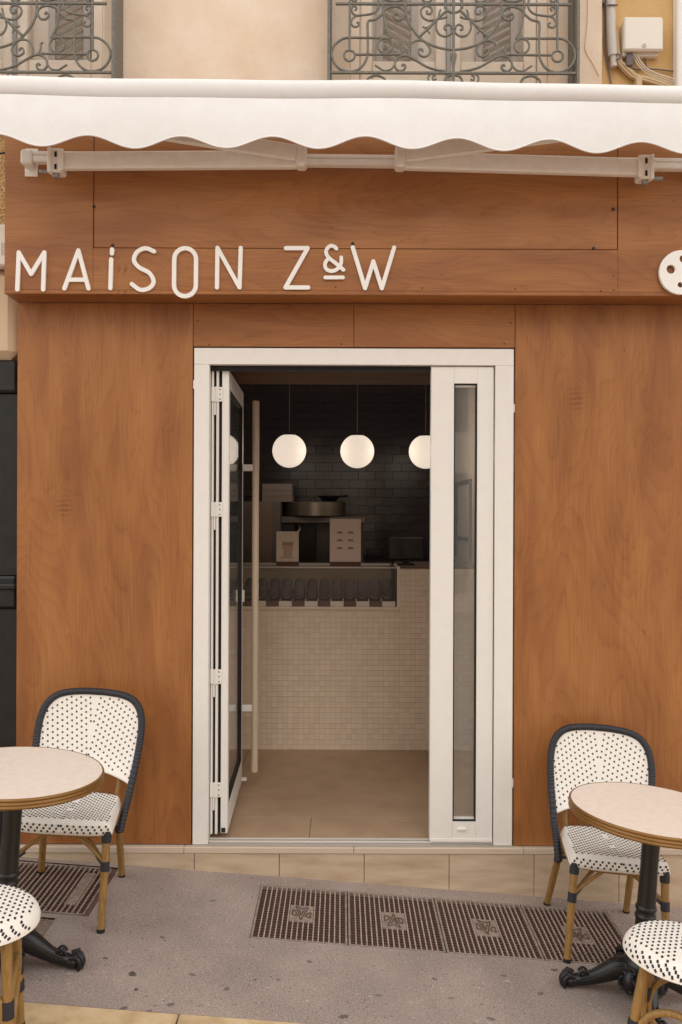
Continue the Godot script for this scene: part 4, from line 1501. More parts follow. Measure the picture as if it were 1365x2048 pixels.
func build_window_guards():
	var c := at(907.8, 8.2, 0.16)
	var o := thing("window_guard", "grey green wrought iron window guard beside the junction box wall", "railing", c, "scrolled window guards")
	var k := 1.0 / 4.875 * (EYE_Z - 0.16) / FOCAL
	var curves := [
		["arch", [[505, 0], [500, 150], [440, 280], [330, 400], [180, 465], [38, 485]], 1.0],
		["scroll", [[470, 545], [468, 470], [425, 408], [350, 396], [290, 436], [264, 492], [288, 542], [338, 552], [378, 522], [372, 484], [346, 482], [338, 505]], 0.9],
		["scroll", [[100, 695], [200, 682], [300, 650], [400, 592], [490, 546], [560, 553], [605, 605], [604, 660], [568, 692], [524, 683], [506, 650], [524, 630], [540, 645]], 0.95],
		["tendril", [[612, 635], [650, 680], [715, 690], [765, 662], [803, 638]], 0.8],
		["tendril", [[535, 515], [548, 470], [545, 440], [568, 420]], 0.8],
		["rail", [[515, 530], [760, 533], [1005, 535]], 1.0],
		["ring", [[1052, 492], [1090, 508], [1105, 545], [1090, 582], [1052, 598], [1014, 582], [999, 545], [1014, 508], [1052, 492]], 0.9],
		["loop", [[640, 372], [860, 372], [1070, 372], [1140, 395], [1200, 450], [1226, 530], [1205, 610], [1150, 672], [1070, 700], [990, 692], [920, 640], [880, 560], [874, 480], [874, 340], [872, 215], [800, 192], [742, 145], [700, 92], [620, 64], [545, 80], [514, 130], [538, 186], [590, 196], [622, 160], [604, 130], [584, 148]], 1.0],
		["ring", [[705, 373], [756, 394], [777, 445], [756, 496], [705, 517], [654, 496], [633, 445], [654, 394], [705, 373]], 0.9],
		["bar", [[1050, 0], [1050, 250], [1052, 492]], 1.0],
		["bar", [[730, 0], [722, 130], [692, 285], [648, 372]], 0.9],
		["scroll", [[770, 0], [768, 70], [815, 128], [915, 150], [1000, 150], [1034, 100], [1012, 62], [984, 80], [1000, 106]], 0.9],
		["scroll", [[950, 150], [1010, 172], [1036, 225], [1010, 264], [968, 256], [962, 228], [984, 222]], 0.8],
		["arch", [[120, 0], [118, 60], [90, 108], [38, 126]], 1.0],
		["spray", [[100, 100], [190, 182], [290, 285], [362, 352]], 1.1],
		["tendril", [[190, 185], [140, 178], [100, 162]], 0.8],
		["tendril", [[188, 178], [178, 130], [166, 92]], 0.8],
		["tendril", [[250, 245], [288, 290], [268, 330]], 0.7],
		["tendril", [[262, 250], [310, 272], [340, 260]], 0.7],
		["scroll", [[200, 192], [285, 200], [345, 160], [355, 100], [310, 58], [262, 72], [250, 110], [270, 138], [300, 128], [296, 104]], 0.9],
		["scroll", [[200, 195], [208, 270], [172, 338], [110, 354], [55, 318], [60, 262], [92, 240], [124, 258], [124, 286], [100, 290]], 0.9],
		["arch", [[690, 815], [715, 765], [790, 738], [865, 765], [892, 815]], 0.9],
		["scroll", [[205, 770], [232, 780], [240, 750], [215, 728], [258, 722], [284, 760], [272, 812]], 0.8],
		["arch", [[135, 815], [105, 752], [38, 728]], 0.9],
	]
	var rr := 0.0061
	for flip_y in [1.0, -1.0]:
		for side in [1.0, -1.0]:
			for q in curves:
				var pts := []
				for p in q[1]:
					if q[1][0][1] > 700 and flip_y < 0.0:
						continue
					pts.append(Vector3((p[0] - 38) * k * side, (40 - p[1]) * k * flip_y, 0.0))
				if pts.size() < 2:
					continue
				var g := Geo.new()
				g.tube(smooth(pts, 5), rr * q[2], 7)
				part(q[0], g, M.rail, o)
	for q in [[40, -1150, 1150], [712, -1197, 1197], [-632, -1197, 1197], [830, -1197, 1197], [-700, -1197, 1197]]:
		var g := Geo.new()
		var y: float = (40 - q[0]) * k
		g.cbox(Vector3(q[1] * k, y - 0.006, -0.006), Vector3(q[2] * k, y + 0.006, 0.006), 0.002)
		part("rail", g, M.rail, o)
	var mid := Geo.new()
	mid.tube([Vector3(0, (40 - 815) * k, 0.0), Vector3(0, (40 + 700) * k, 0.0)], rr * 1.1, 8)
	part("bar", mid, M.rail, o)
	for s in [-1.0, 1.0]:
		var x: float = 1215.0 * k * s
		board("post", Vector3(x - 0.007, -0.60, -0.157), Vector3(x + 0.007, 0.62, 0.008), M.rail, o, 0.002)
		board("brace", Vector3(x - s * 0.010 - 0.003, -0.60, -0.06), Vector3(x - s * 0.010 + 0.003, 0.62, -0.045), M.rail, o, 0.001)
	for s in [1.0, -1.0]:
		var sp := Geo.new()
		sp.lathe([Vector2(0.002, -0.082), Vector2(0.0165, 0.0), Vector2(0.010, 0.006), Vector2(0.007, 0.02)], 10, Transform3D(Basis() if s > 0 else Basis(Vector3.RIGHT, PI), Vector3(0, (40 - 535) * k * s, 0)))
		part("spear", sp, M.rail, o)
		var co := Geo.new()
		co.ball(Vector3(0, (40 - 280) * k * s, 0), Vector3(0.015, 0.010, 0.010), 6, 10)
		part("collar", co, M.rail, o)
	copy_of(o, "grey green wrought iron window guard above the lettering end of the awning", at(-22.0, 6.0, 0.16))

func cable(parent: Node, pts: Array, z: float, r: float, m: Material, called := "cable"):
	var list := []
	for p in pts:
		list.append(at(p[0], p[1], z + (p[2] if p.size() > 2 else 0.0)))
	var g := Geo.new()
	g.tube(smooth(list, 6), r, 8)
	return part(called, g, m, parent)

func build_wall_fittings():
	var zw := -0.035
	var a := at(1248, 106, zw + 0.06)
	var b := at(1327, 34, zw + 0.06)
	var bx := thing("junction_box", "square white plastic junction box on the ochre wall", "junction box")
	board("lid", Vector3(a.x, a.y + 0.012, zw + 0.035), Vector3(b.x, b.y, zw + 0.065), M.plastic, bx, 0.008)
	board("body", Vector3(a.x + 0.004, a.y, zw + 0.001), Vector3(b.x - 0.012, b.y - 0.006, zw + 0.0345), M.plastic, bx, 0.005)
	var lk := at(1289, 91, zw + 0.065)
	var g := Geo.new()
	g.lathe([Vector2(0.0, 0.002), Vector2(0.006, 0.002), Vector2(0.0065, 0.004), Vector2(0.010, 0.004), Vector2(0.011, -0.002)], 16, Transform3D(Basis(Vector3.RIGHT, PI / 2), lk))
	part("lock", g, M.pvc, bx)
	var plug := Geo.new()
	plug.cbox(at(1252, 133, zw + 0.03) + Vector3(0, 0, -0.02), at(1266, 107, zw + 0.03) + Vector3(0, 0, 0.012), 0.004)
	part("gland", plug, M.cable_grey, bx)
	var pipe := thing("conduit_pipe", "grey plastic conduit pipe running down beside the junction box", "pipe")
	cable(pipe, [[1222, -260], [1222, 0], [1223, 60], [1226, 112]], zw + 0.03, 0.0235, M.pvc, "tube")
	cable(pipe, [[1227, 108], [1228, 134]], zw + 0.03, 0.0165, M.pvc, "sleeve")
	cable(pipe, [[1210, 9.5], [1223, 9.8], [1236, 10]], zw + 0.055, 0.004, M.cable_grey, "clamp")
	board("clamp_block", at(1198, 6, zw + 0.03) - Vector3(0, 0, 0.029), at(1212, -12, zw + 0.03), M.cable_grey, pipe, 0.003)
	cable(pipe, [[1234, 108], [1240, 110], [1240, 117], [1233, 119]], zw + 0.05, 0.004, M.cable_grey, "clip")
	var bundle := thing("cable_bundle", "bundle of beige cables curving out of the conduit pipe", "cables")
	for k in 5:
		var o := k * 3.2
		cable(bundle, [[1229 + o * 0.4, 60], [1234 + o * 0.6, 118], [1240 + o, 132 - o * 0.2], [1262 + o, 154 - o * 0.3], [1290 + o, 163 - o * 0.5], [1325 + o, 174 - o * 0.4], [1370 + o, 200 - o]], zw + 0.022 + 0.006 * (k % 2), 0.0058, M.cable_beige)
	var clip := Geo.new()
	clip.cbox(at(1273, 173, zw + 0.05) + Vector3(0, 0, -0.045), at(1286, 153, zw + 0.05), 0.006)
	part("clip", clip, M.cable_beige, bundle)
	var wires := thing("white_wires", "thin white wires dropping from the junction box", "cables")
	for k in 3:
		cable(wires, [[1262 + k * 5, 100], [1268 + k * 5, 116], [1284 + k * 5, 138 - k], [1310 + k * 4, 154 - k * 3], [1362, 172 - k * 5]], zw + 0.024 + k * 0.006, 0.003, M.cable_white)
	var dark := thing("dark_wire", "dark grey wire crossing the ochre wall below the junction box", "cables")
	cable(dark, [[1287, 100], [1291, 120], [1296, 136], [1318, 139], [1362, 144]], zw + 0.012, 0.0036, M.cable_grey)
	cable(dark, [[1296, 136], [1275, 139], [1258, 134], [1252, 130]], zw + 0.012, 0.0036, M.cable_grey)
	var drop := thing("grey_cable", "grey cable hanging down behind the conduit pipe", "cables")
	cable(drop, [[1212, -200], [1211, 20], [1210, 90], [1216, 130], [1226, 182]], zw + 0.012, 0.0042, M.cable_grey)
	var thin := thing("thin_wall_wire", "thin pale wire trailing over the peach plaster edge", "cables")
	cable(thin, [[1176, -200], [1176, 10], [1174, 60], [1171, 98], [1185, 125], [1199, 152]], 0.004, 0.0016, M.cable_beige)
	# next to the shop on the left
	var mb := thing("meter_box", "small cream electrical box on the rough wall", "electrical box")
	board("case", Vector3(-1.80, 2.80, -0.028), Vector3(-1.602, 3.0, 0.05), M.plastic, mb, 0.008)
	for k in 3:
		board("vent", Vector3(-1.640 + k * 0.012, 2.85, 0.0501), Vector3(-1.634 + k * 0.012, 2.91, 0.053), M.pvc, mb)
	var stub := thing("overhead_wire", "black wire ending at the rough wall beside the header", "cable")
	cable(stub, [[-60, 312], [0, 307], [23, 303]], 0.03, 0.005, M.black_plastic)

func slope_basis(yaw := 0.0) -> Basis:
	return Basis(Vector3.BACK, -atan(SLOPE)) * Basis(Vector3.UP, yaw)

func bars(x0: float, x1: float, z0: float, z1: float, pitch_x: float, pitch_z: float, holes: Array) -> Array:
	var g := Geo.new()
	var cross := Geo.new()
	var nx := int(round((x1 - x0) / pitch_x))
	var nz := int(round((z1 - z0) / pitch_z))
	for i in range(1, nx):
		var x := lerpf(x0, x1, float(i) / nx)
		var cuts := [z0]
		for h in holes:
			if x > h.position.x and x < h.end.x:
				cuts.append(h.position.y)
				cuts.append(h.end.y)
		cuts.append(z1)
		for c in range(0, cuts.size(), 2):
			g.cbox(Vector3(x - 0.0028, -0.022, cuts[c]), Vector3(x + 0.0028, 0.0, cuts[c + 1]), 0.0008)
	for j in range(1, nz):
		var z := lerpf(z0, z1, float(j) / nz)
		var cuts := [x0]
		for h in holes:
			if z > h.position.y and z < h.end.y:
				cuts.append(h.position.x)
				cuts.append(h.end.x)
		cuts.append(x1)
		for c in range(0, cuts.size(), 2):
			cross.cbox(Vector3(cuts[c], -0.0215, z - 0.0028), Vector3(cuts[c + 1], -0.004, z + 0.0028), 0.0)
	return [g, cross]

func grid_bars(o: Node, pair: Array):
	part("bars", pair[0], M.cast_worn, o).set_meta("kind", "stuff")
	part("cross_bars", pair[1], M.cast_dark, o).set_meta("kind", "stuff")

func pit(called: String, r: Rect2, label: String):
	var o := thing(called, label, "pit", Vector3(r.get_center().x, street_y(r.get_center().x), r.get_center().y))
	o.basis = slope_basis()
	var h := r.size / 2.0
	var g := Geo.new()
	g.box(Vector3(-h.x - 0.02, -0.10, -h.y - 0.02), Vector3(h.x + 0.02, -0.055, h.y + 0.02))
	for s in [-1.0, 1.0]:
		g.box(Vector3(minf(s * h.x, s * (h.x + 0.02)), -0.0549, -h.y - 0.02), Vector3(maxf(s * h.x, s * (h.x + 0.02)), -0.004, h.y + 0.02))
		g.box(Vector3(-h.x, -0.0549, minf(s * h.y, s * (h.y + 0.02))), Vector3(h.x, -0.004, maxf(s * h.y, s * (h.y + 0.02))))
	part("bed", g, M.dirt, o)

func build_gratings():
	pit("grating_bed", GRATES, "dirt filled bed beneath the four emblem gratings")
	var labels := ["cast iron floor grating with upright emblem at the step's left end joint", "cast iron floor grating with the only upside down emblem", "cast iron floor grating with emblem under the narrow door leaf", "cast iron floor grating with its emblem behind a chair leg"]
	var w := GRATES.size.x / 4.0
	for k in 4:
		var cx := GRATES.position.x + w * (k + 0.5)
		var o := thing("floor_grating", labels[k], "grating", Vector3(cx, street_y(cx), GRATES.get_center().y), "emblem gratings in front of the door")
		o.basis = slope_basis()
		var h := Vector2(w / 2.0 - 0.002, GRATES.size.y / 2.0 - 0.003)
		var f := Geo.new()
		f.cbox(Vector3(-h.x, -0.022, -h.y), Vector3(-h.x + 0.009, 0.0015, h.y), 0.001)
		f.cbox(Vector3(h.x - 0.009, -0.022, -h.y), Vector3(h.x, 0.0015, h.y), 0.001)
		f.cbox(Vector3(-h.x + 0.0092, -0.022, -h.y), Vector3(h.x - 0.0092, 0.0012, -h.y + 0.009), 0.001)
		f.cbox(Vector3(-h.x + 0.0092, -0.022, h.y - 0.009), Vector3(h.x - 0.0092, 0.0012, h.y), 0.001)
		part("frame", f, M.cast, o)
		var plate := Rect2(-0.052, -0.075, 0.104, 0.15)
		grid_bars(o, bars(-h.x + 0.009, h.x - 0.009, -h.y + 0.009, h.y - 0.009, 0.0232, 0.0225, [plate]))
		board("plate", Vector3(plate.position.x, -0.02, plate.position.y), Vector3(plate.end.x, -0.0015, plate.end.y), M.cast, o, 0.001)
		var e := Geo.new()
		var s := -1.0 if k == 1 else 1.0
		for l in [
			[[-0.026, -0.062], [-0.002, 0.062]], [[-0.002, 0.062], [0.028, -0.056]], [[0.028, -0.056], [0.0, -0.042]], [[0.0, -0.042], [-0.026, -0.062]],
			[[-0.012, -0.036], [-0.002, 0.018]], [[-0.002, 0.018], [0.012, -0.034]],
			[[-0.038, -0.030], [-0.041, 0.018]], [[-0.041, 0.018], [-0.019, 0.026]], [[-0.019, 0.026], [-0.027, -0.016]], [[-0.027, -0.016], [-0.038, -0.030]],
			[[0.041, -0.010], [0.039, 0.040]], [[0.039, 0.040], [0.016, 0.026]], [[0.016, 0.026], [0.027, -0.002]], [[0.027, -0.002], [0.041, -0.010]],
		]:
			e.tube([Vector3(l[0][0] * s, -0.001, l[0][1] * s), Vector3(l[1][0] * s, -0.001, l[1][1] * s)], 0.0029, 6)
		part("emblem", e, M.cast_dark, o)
	# drain cover further left
	pit("drain_bed", DRAIN, "dirt filled bed beneath the long drain cover")
	var dx := DRAIN.get_center().x
	var d := thing("drain_cover", "long cast iron grid drain cover with a worn plain strip", "drain cover", Vector3(dx, street_y(dx), DRAIN.get_center().y))
	d.basis = slope_basis()
	var hx := DRAIN.size.x / 2.0 - 0.03
	var hz := DRAIN.size.y / 2.0 - 0.02
	var strip := Rect2(hx - 0.105, -hz + 0.06, 0.05, hz * 2.0 - 0.14)
	grid_bars(d, bars(-hx, hx, -hz, hz, 0.024, 0.024, [strip]))
	board("strip", Vector3(strip.position.x, -0.02, strip.position.y), Vector3(strip.end.x, -0.001, strip.end.y), M.cast, d, 0.001)
	var df := Geo.new()
	df.cbox(Vector3(hx, -0.022, -hz), Vector3(hx + 0.006, 0.001, hz), 0.001)
	df.cbox(Vector3(-hx - 0.006, -0.022, -hz), Vector3(-hx, 0.001, hz), 0.001)
	df.cbox(Vector3(-hx, -0.022, hz), Vector3(hx, 0.001, hz + 0.006), 0.001)
	df.cbox(Vector3(-hx, -0.022, -hz - 0.006), Vector3(hx, 0.001, -hz), 0.001)
	part("frame", df, M.cast, d)
	var fl := Geo.new()
	var ox := DRAIN.size.x / 2.0 - 0.001
	var oz := DRAIN.size.y / 2.0 - 0.001
	fl.cbox(Vector3(hx + 0.0065, -0.03, -oz), Vector3(ox, -0.006, oz), 0.002)
	fl.cbox(Vector3(-ox, -0.03, -oz), Vector3(-hx - 0.0065, -0.006, oz), 0.002)
	fl.cbox(Vector3(-hx - 0.006, -0.03, hz + 0.0065), Vector3(hx + 0.006, -0.006, oz), 0.002)
	fl.cbox(Vector3(-hx - 0.006, -0.03, -oz), Vector3(hx + 0.006, -0.006, -hz - 0.0065), 0.002)
	part("seat_frame", fl, plain(rgb(108, 84, 74), 0.8), d)
	pit("valve_bed", COVER, "dirt filled bed beneath the small valve cover")
	var vx := COVER.get_center().x
	var v := thing("valve_cover", "small square cast iron cover with a round pale lid", "valve cover", Vector3(vx, street_y(vx), COVER.get_center().y))
	v.basis = slope_basis()
	var h2 := COVER.size / 2.0 - Vector2(0.004, 0.004)
	board("plate", Vector3(-h2.x, -0.03, -h2.y), Vector3(h2.x, -0.006, h2.y), M.cast, v, 0.001)
	var studs := Geo.new()
	var yy := -h2.y + 0.014
	while yy < h2.y - 0.01:
		var xx := -h2.x + 0.014
		while xx < h2.x - 0.01:
			if Vector2(xx - 0.095, yy).length() > 0.07:
				studs.cbox(Vector3(xx - 0.006, -0.006, yy - 0.005), Vector3(xx + 0.006, 0.0, yy + 0.005), 0.001)
			xx += 0.019
		yy += 0.019
	part("studs", studs, M.cast, v).set_meta("kind", "stuff")
	var lid := Geo.new()
	lid.lathe([Vector2(0.058, -0.006), Vector2(0.058, 0.001), Vector2(0.058, 0.001), Vector2(0.0, 0.002)], 28, Transform3D(Basis(), Vector3(0.095, 0, 0)))
	part("lid", lid, M.cast, v)

func curve_at(table: Array, y: float) -> float:
	if y <= table[0][0]:
		return table[0][1]
	for i in table.size() - 1:
		if y <= table[i + 1][0]:
			return lerpf(table[i][1], table[i + 1][1], (y - table[i][0]) / (table[i + 1][0] - table[i][0]))
	return table[-1][1]

const STRAND := 0.0085

func stud(g: Geo, p: Vector3, up: Vector3, ahead: Vector3, w: float, l: float):
	var z := (ahead - up * ahead.dot(up)).normalized()
	var x := up.cross(z).normalized()
	g.cbox(Vector3(-w / 2.0, -0.002, -l / 2.0), Vector3(w / 2.0, 0.0012, l / 2.0), 0.0008, Transform3D(Basis(x, up, z), p))

# herringbone of dark stitches: offset of a row along the strands
func stitch_rows(half: float, n_rows: int, period: float, shift: float) -> Array:
	var out := []
	for r in n_rows:
		var first := fposmod(r * shift, period)
		var x: float = first + STRAND * 0.6
		while x < half:
			out.append([x, r])
			out.append([-x, r])
			x += period
	return out

func binding(parent: Node, a: Vector3, b: Vector3, r: float):
	var g := Geo.new()
	var n := 14
	var pts := []
	var rad := []
	for i in n + 1:
		pts.append(a.lerp(b, float(i) / n))
		rad.append(r * (1.0 + 0.05 * (i % 2)))
	g.tube(pts, rad, 10)
	part("binding", g, M.wrap, parent)

func cane(parent: Node, called: String, pts: Array, r: float, steps := 6) -> MeshInstance3D:
	var g := Geo.new()
	g.tube(smooth(pts, steps) if pts.size() > 2 else PackedVector3Array(pts), r, 12)
	return part(called, g, M.bamboo, parent)

func leg(parent: Node, top: Vector3, foot: Vector3, r: float):
	var g := Geo.new()
	var pts := []
	var rad := []
	var d := (foot - top).normalized()
	var cap := foot - d * 0.014
	for i in 25:
		var k := i / 24.0
		pts.append(top.lerp(cap, k))
		var node := 1.0
		for m in [0.34, 0.66]:
			node += 0.07 * exp(-pow((k - m) / 0.012, 2.0))
		rad.append(r * node * (1.0 - 0.08 * k))
	g.tube(pts, rad, 12)
	var o := part("leg", g, M.bamboo, parent)
	var c := Geo.new()
	c.tube([cap, foot], r * 0.98, 12)
	part("foot_cap", c, M.rubber, o)

func build_chair(label: String, where: Vector3, yaw: float) -> Node3D:
	var o := thing("bistro_chair", label, "chair", where, "woven bistro chairs")
	o.basis = slope_basis(yaw)
	var loop_x := [[0.30, 0.200], [0.45, 0.216], [0.58, 0.228], [0.70, 0.232], [0.78, 0.218], [0.83, 0.170], [0.848, 0.09], [0.852, 0.0]]
	var loop_z := [[0.30, -0.045], [0.45, -0.125], [0.58, -0.180], [0.70, -0.222], [0.785, -0.25], [0.852, -0.268]]
	var bow := func(x: float, y: float) -> float:
		return curve_at(loop_z, y) - 0.035 * (1.0 - pow(x / 0.235, 2.0)) * smoothstep(0.4, 0.6, y)
	# wrapped loop of the back
	var half := []
	for q in [[0.200, 0.30], [0.208, 0.38], [0.216, 0.45], [0.228, 0.58], [0.233, 0.67], [0.230, 0.735], [0.214, 0.79], [0.180, 0.828], [0.13, 0.846], [0.06, 0.853]]:
		half.append(Vector3(q[0], q[1], bow.call(q[0], q[1])))
	var ring := half.duplicate()
	ring.append(Vector3(0, 0.854, bow.call(0.0, 0.854)))
	for i in half.size():
		var p: Vector3 = half[half.size() - 1 - i]
		ring.append(Vector3(-p.x, p.y, p.z))
	var path := smooth(ring, 26)
	var rad := []
	for i in path.size():
		rad.append(0.0165 + 0.0009 * (1.0 if i % 4 < 2 else -1.0))
	var g := Geo.new()
	g.tube(path, rad, 10)
	part("back_frame", g, M.wrap, o)
	# woven back
	var low := func(x: float) -> float:
		return 0.535 - 0.05 * pow(x / 0.22, 2.0)
	var top_of := func(x: float) -> float:
		var a := absf(x)
		var t := [[0.0, 0.846], [0.09, 0.842], [0.14, 0.834], [0.18, 0.818], [0.205, 0.790], [0.218, 0.755], [0.224, 0.72], [0.235, 0.66]]
		return curve_at(t, a)
	var reach := 0.222
	var cols := int(2.0 * reach / STRAND) * 4
	var rows := []
	var rows_back := []
	for r in 17:
		var line := PackedVector3Array()
		var line_b := PackedVector3Array()
		for c in cols + 1:
			var x := lerpf(-reach, reach, float(c) / cols)
			var y := lerpf(low.call(x), top_of.call(x), r / 16.0)
			var z: float = bow.call(x, y)
			var ripple := 0.0013 * absf(cos(PI * x / STRAND))
			line.append(Vector3(x, y, z + 0.003 + ripple))
			line_b.append(Vector3(x, y, z - 0.003 - ripple))
		rows.append(line)
		rows_back.append(line_b)
	var w := Geo.new()
	w.grid(rows, false, false)
	w.grid(rows_back, false, true)
	var back := part("back_weave", w, M.weave, o)
	var st := Geo.new()
	for q in stitch_rows(reach - 0.004, 30, STRAND * 5.0, STRAND * 2.25):
		var x: float = q[0]
		var y: float = 0.840 - q[1] * 0.0128
		if y < low.call(x) + 0.008 or y > top_of.call(x) - 0.008:
			continue
		var z: float = bow.call(x, y) + 0.0042
		var up := Vector3(0, 0.36, 1.0).normalized()
		stud(st, Vector3(x, y, z), up, Vector3.UP, 0.0075, 0.0085)
		stud(st, Vector3(x, y, z - 0.0084), -up, Vector3.UP, 0.0075, 0.0085)
	part("stitches", st, M.weave_dot, back).set_meta("kind", "stuff")
	var hem := []
	for c in 21:
		var x := lerpf(-0.222, 0.222, c / 20.0)
		hem.append(Vector3(x, low.call(x) - 0.004, bow.call(x, low.call(x))))
	var hg := Geo.new()
	hg.tube(hem, 0.0075, 8)
	part("lower_rail", hg, M.weave, back)
	# cane uprights behind the weave
	for s in [-1.0, 1.0]:
		cane(o, "upright", [Vector3(s * 0.150, 0.36, -0.165), Vector3(s * 0.155, 0.46, -0.190), Vector3(s * 0.158, 0.54, -0.222)], 0.0115)
		cane(o, "side_cane", [Vector3(s * 0.196, 0.33, -0.062), Vector3(s * 0.206, 0.45, -0.137), Vector3(s * 0.215, 0.54, -0.176)], 0.009)
	# seat
	var seat_w := func(v: float) -> float:
		return lerpf(0.178, 0.212, v)
	var sc := int(2.0 * 0.212 / STRAND) * 4
	var prof := [[-0.01, 0.372, 0.0], [0.004, 0.378, 1.0], [0.009, 0.395, 1.0], [0.007, 0.414, 1.0], [-0.004, 0.428, 1.0], [-0.022, 0.433, 1.0]]
	var srows := []
	for k in 18:
		var line := PackedVector3Array()
		for c in sc + 1:
			var u := lerpf(-1.0, 1.0, float(c) / sc)
			var zf := 0.213 - 0.030 * pow(absf(u), 4.0)
			var zb := -0.185 + 0.045 * pow(absf(u), 3.0)
			var z: float
			var y: float
			if k < prof.size():
				z = zf + prof[k][0]
				y = prof[k][1]
			else:
				var t := (k - prof.size() + 1) / float(17 - prof.size() + 1)
				z = lerpf(zf - 0.022, zb, t)
				y = 0.433 - 0.010 * sin(PI * t) * (1.0 - u * u)
				if t > 0.93:
					y -= 0.012
			var vv := clampf((z + 0.185) / 0.4, 0.0, 1.0)
			var x: float = u * seat_w.call(vv)
			var drop := maxf(0.0, (absf(u) - 0.88) / 0.12)
			y = lerpf(y, minf(y, 0.385), drop * drop)
			var rip := 0.0012 * absf(cos(PI * x / STRAND))
			if k >= 4:
				y += rip
			else:
				z += rip
			line.append(Vector3(x, y, z))
		srows.append(line)
	var sg := Geo.new()
	sg.grid(srows, false, false)
	var seat := part("seat", sg, M.weave, o)
	var ss := Geo.new()
	for q in stitch_rows(0.19, 30, STRAND * 3.0, STRAND * 1.5):
		var z: float = 0.185 - q[1] * 0.0128
		if z < -0.165:
			continue
		var vv := clampf((z + 0.185) / 0.4, 0.0, 1.0)
		var u: float = q[0] / seat_w.call(vv)
		if absf(u) > 0.90 or z < -0.175 + 0.045 * pow(absf(u), 3.0):
			continue
		var t := (0.19 - z) / 0.37
		stud(ss, Vector3(q[0], 0.4345 - 0.010 * sin(PI * clampf(t, 0, 1)) * (1.0 - u * u), z), Vector3.UP, Vector3.BACK, 0.0075, 0.0075)
	for q in stitch_rows(0.205, 3, STRAND * 3.0, STRAND * 1.0):
		var u: float = q[0] / 0.212
		if absf(u) > 0.93:
			continue
		var zf := 0.213 - 0.030 * pow(absf(u), 4.0)
		stud(ss, Vector3(q[0], 0.416 - q[1] * 0.0125, zf + 0.0098), Vector3.BACK, Vector3.UP, 0.0078, 0.0085)
	part("stitches", ss, M.weave_dot, seat).set_meta("kind", "stuff")
	# cane under the seat
	var rim := []
	for i in 28:
		var a := TAU * i / 28.0
		var cx := signf(cos(a)) * pow(absf(cos(a)), 0.6)
		var cz := signf(sin(a)) * pow(absf(sin(a)), 0.6)
		var z := 0.012 + cz * 0.185
		rim.append(Vector3(cx * (lerpf(0.170, 0.202, (z + 0.185) / 0.4)), 0.374, z))
	var rg := Geo.new()
	rg.tube(rim, 0.0125, 8, true)
	part("seat_rim", rg, M.bamboo, o)
	var under := Geo.new()
	under.box(Vector3(-0.165, 0.376, -0.15), Vector3(0.165, 0.384, 0.175))
	part("seat_base", under, M.weave, o)
	var tops := [Vector3(0.186, 0.385, 0.186), Vector3(-0.186, 0.385, 0.186), Vector3(0.160, 0.40, -0.150), Vector3(-0.160, 0.40, -0.150)]
	var feet := [Vector3(0.202, 0, 0.245), Vector3(-0.202, 0, 0.245), Vector3(0.186, 0, -0.285), Vector3(-0.186, 0, -0.285)]
	for i in 4:
		leg(o, tops[i], feet[i], 0.0168)
		var kn: Vector3 = tops[i].lerp(feet[i], 0.34)
		binding(o, tops[i].lerp(feet[i], 0.29), tops[i].lerp(feet[i], 0.39), 0.0182)
		if i < 2:
			binding(o, tops[i] + Vector3(0, 0.008, 0), tops[i].lerp(feet[i], 0.10), 0.0195)
		# curved braces from each leg to below the middle of the seat
		var mid := Vector3(signf(kn.x) * 0.018, 0.358, signf(kn.z) * 0.02)
		cane(o, "brace", [kn, kn.lerp(mid, 0.4) + Vector3(0, 0.012, 0), mid], 0.0085)
		var side := Vector3(kn.x * 0.30, 0.362, kn.z * 0.82)
		cane(o, "brace", [kn + Vector3(0, 0.012, 0), kn.lerp(side, 0.5) + Vector3(0, 0.010, 0), side], 0.0072)
		binding(o, kn.lerp(mid, 0.06), kn.lerp(mid, 0.24), 0.0105)
	var hub := Geo.new()
	hub.cbox(Vector3(-0.05, 0.350, -0.02), Vector3(0.05, 0.374, 0.02), 0.006)
	part("hub", hub, M.wrap, o)
	return o

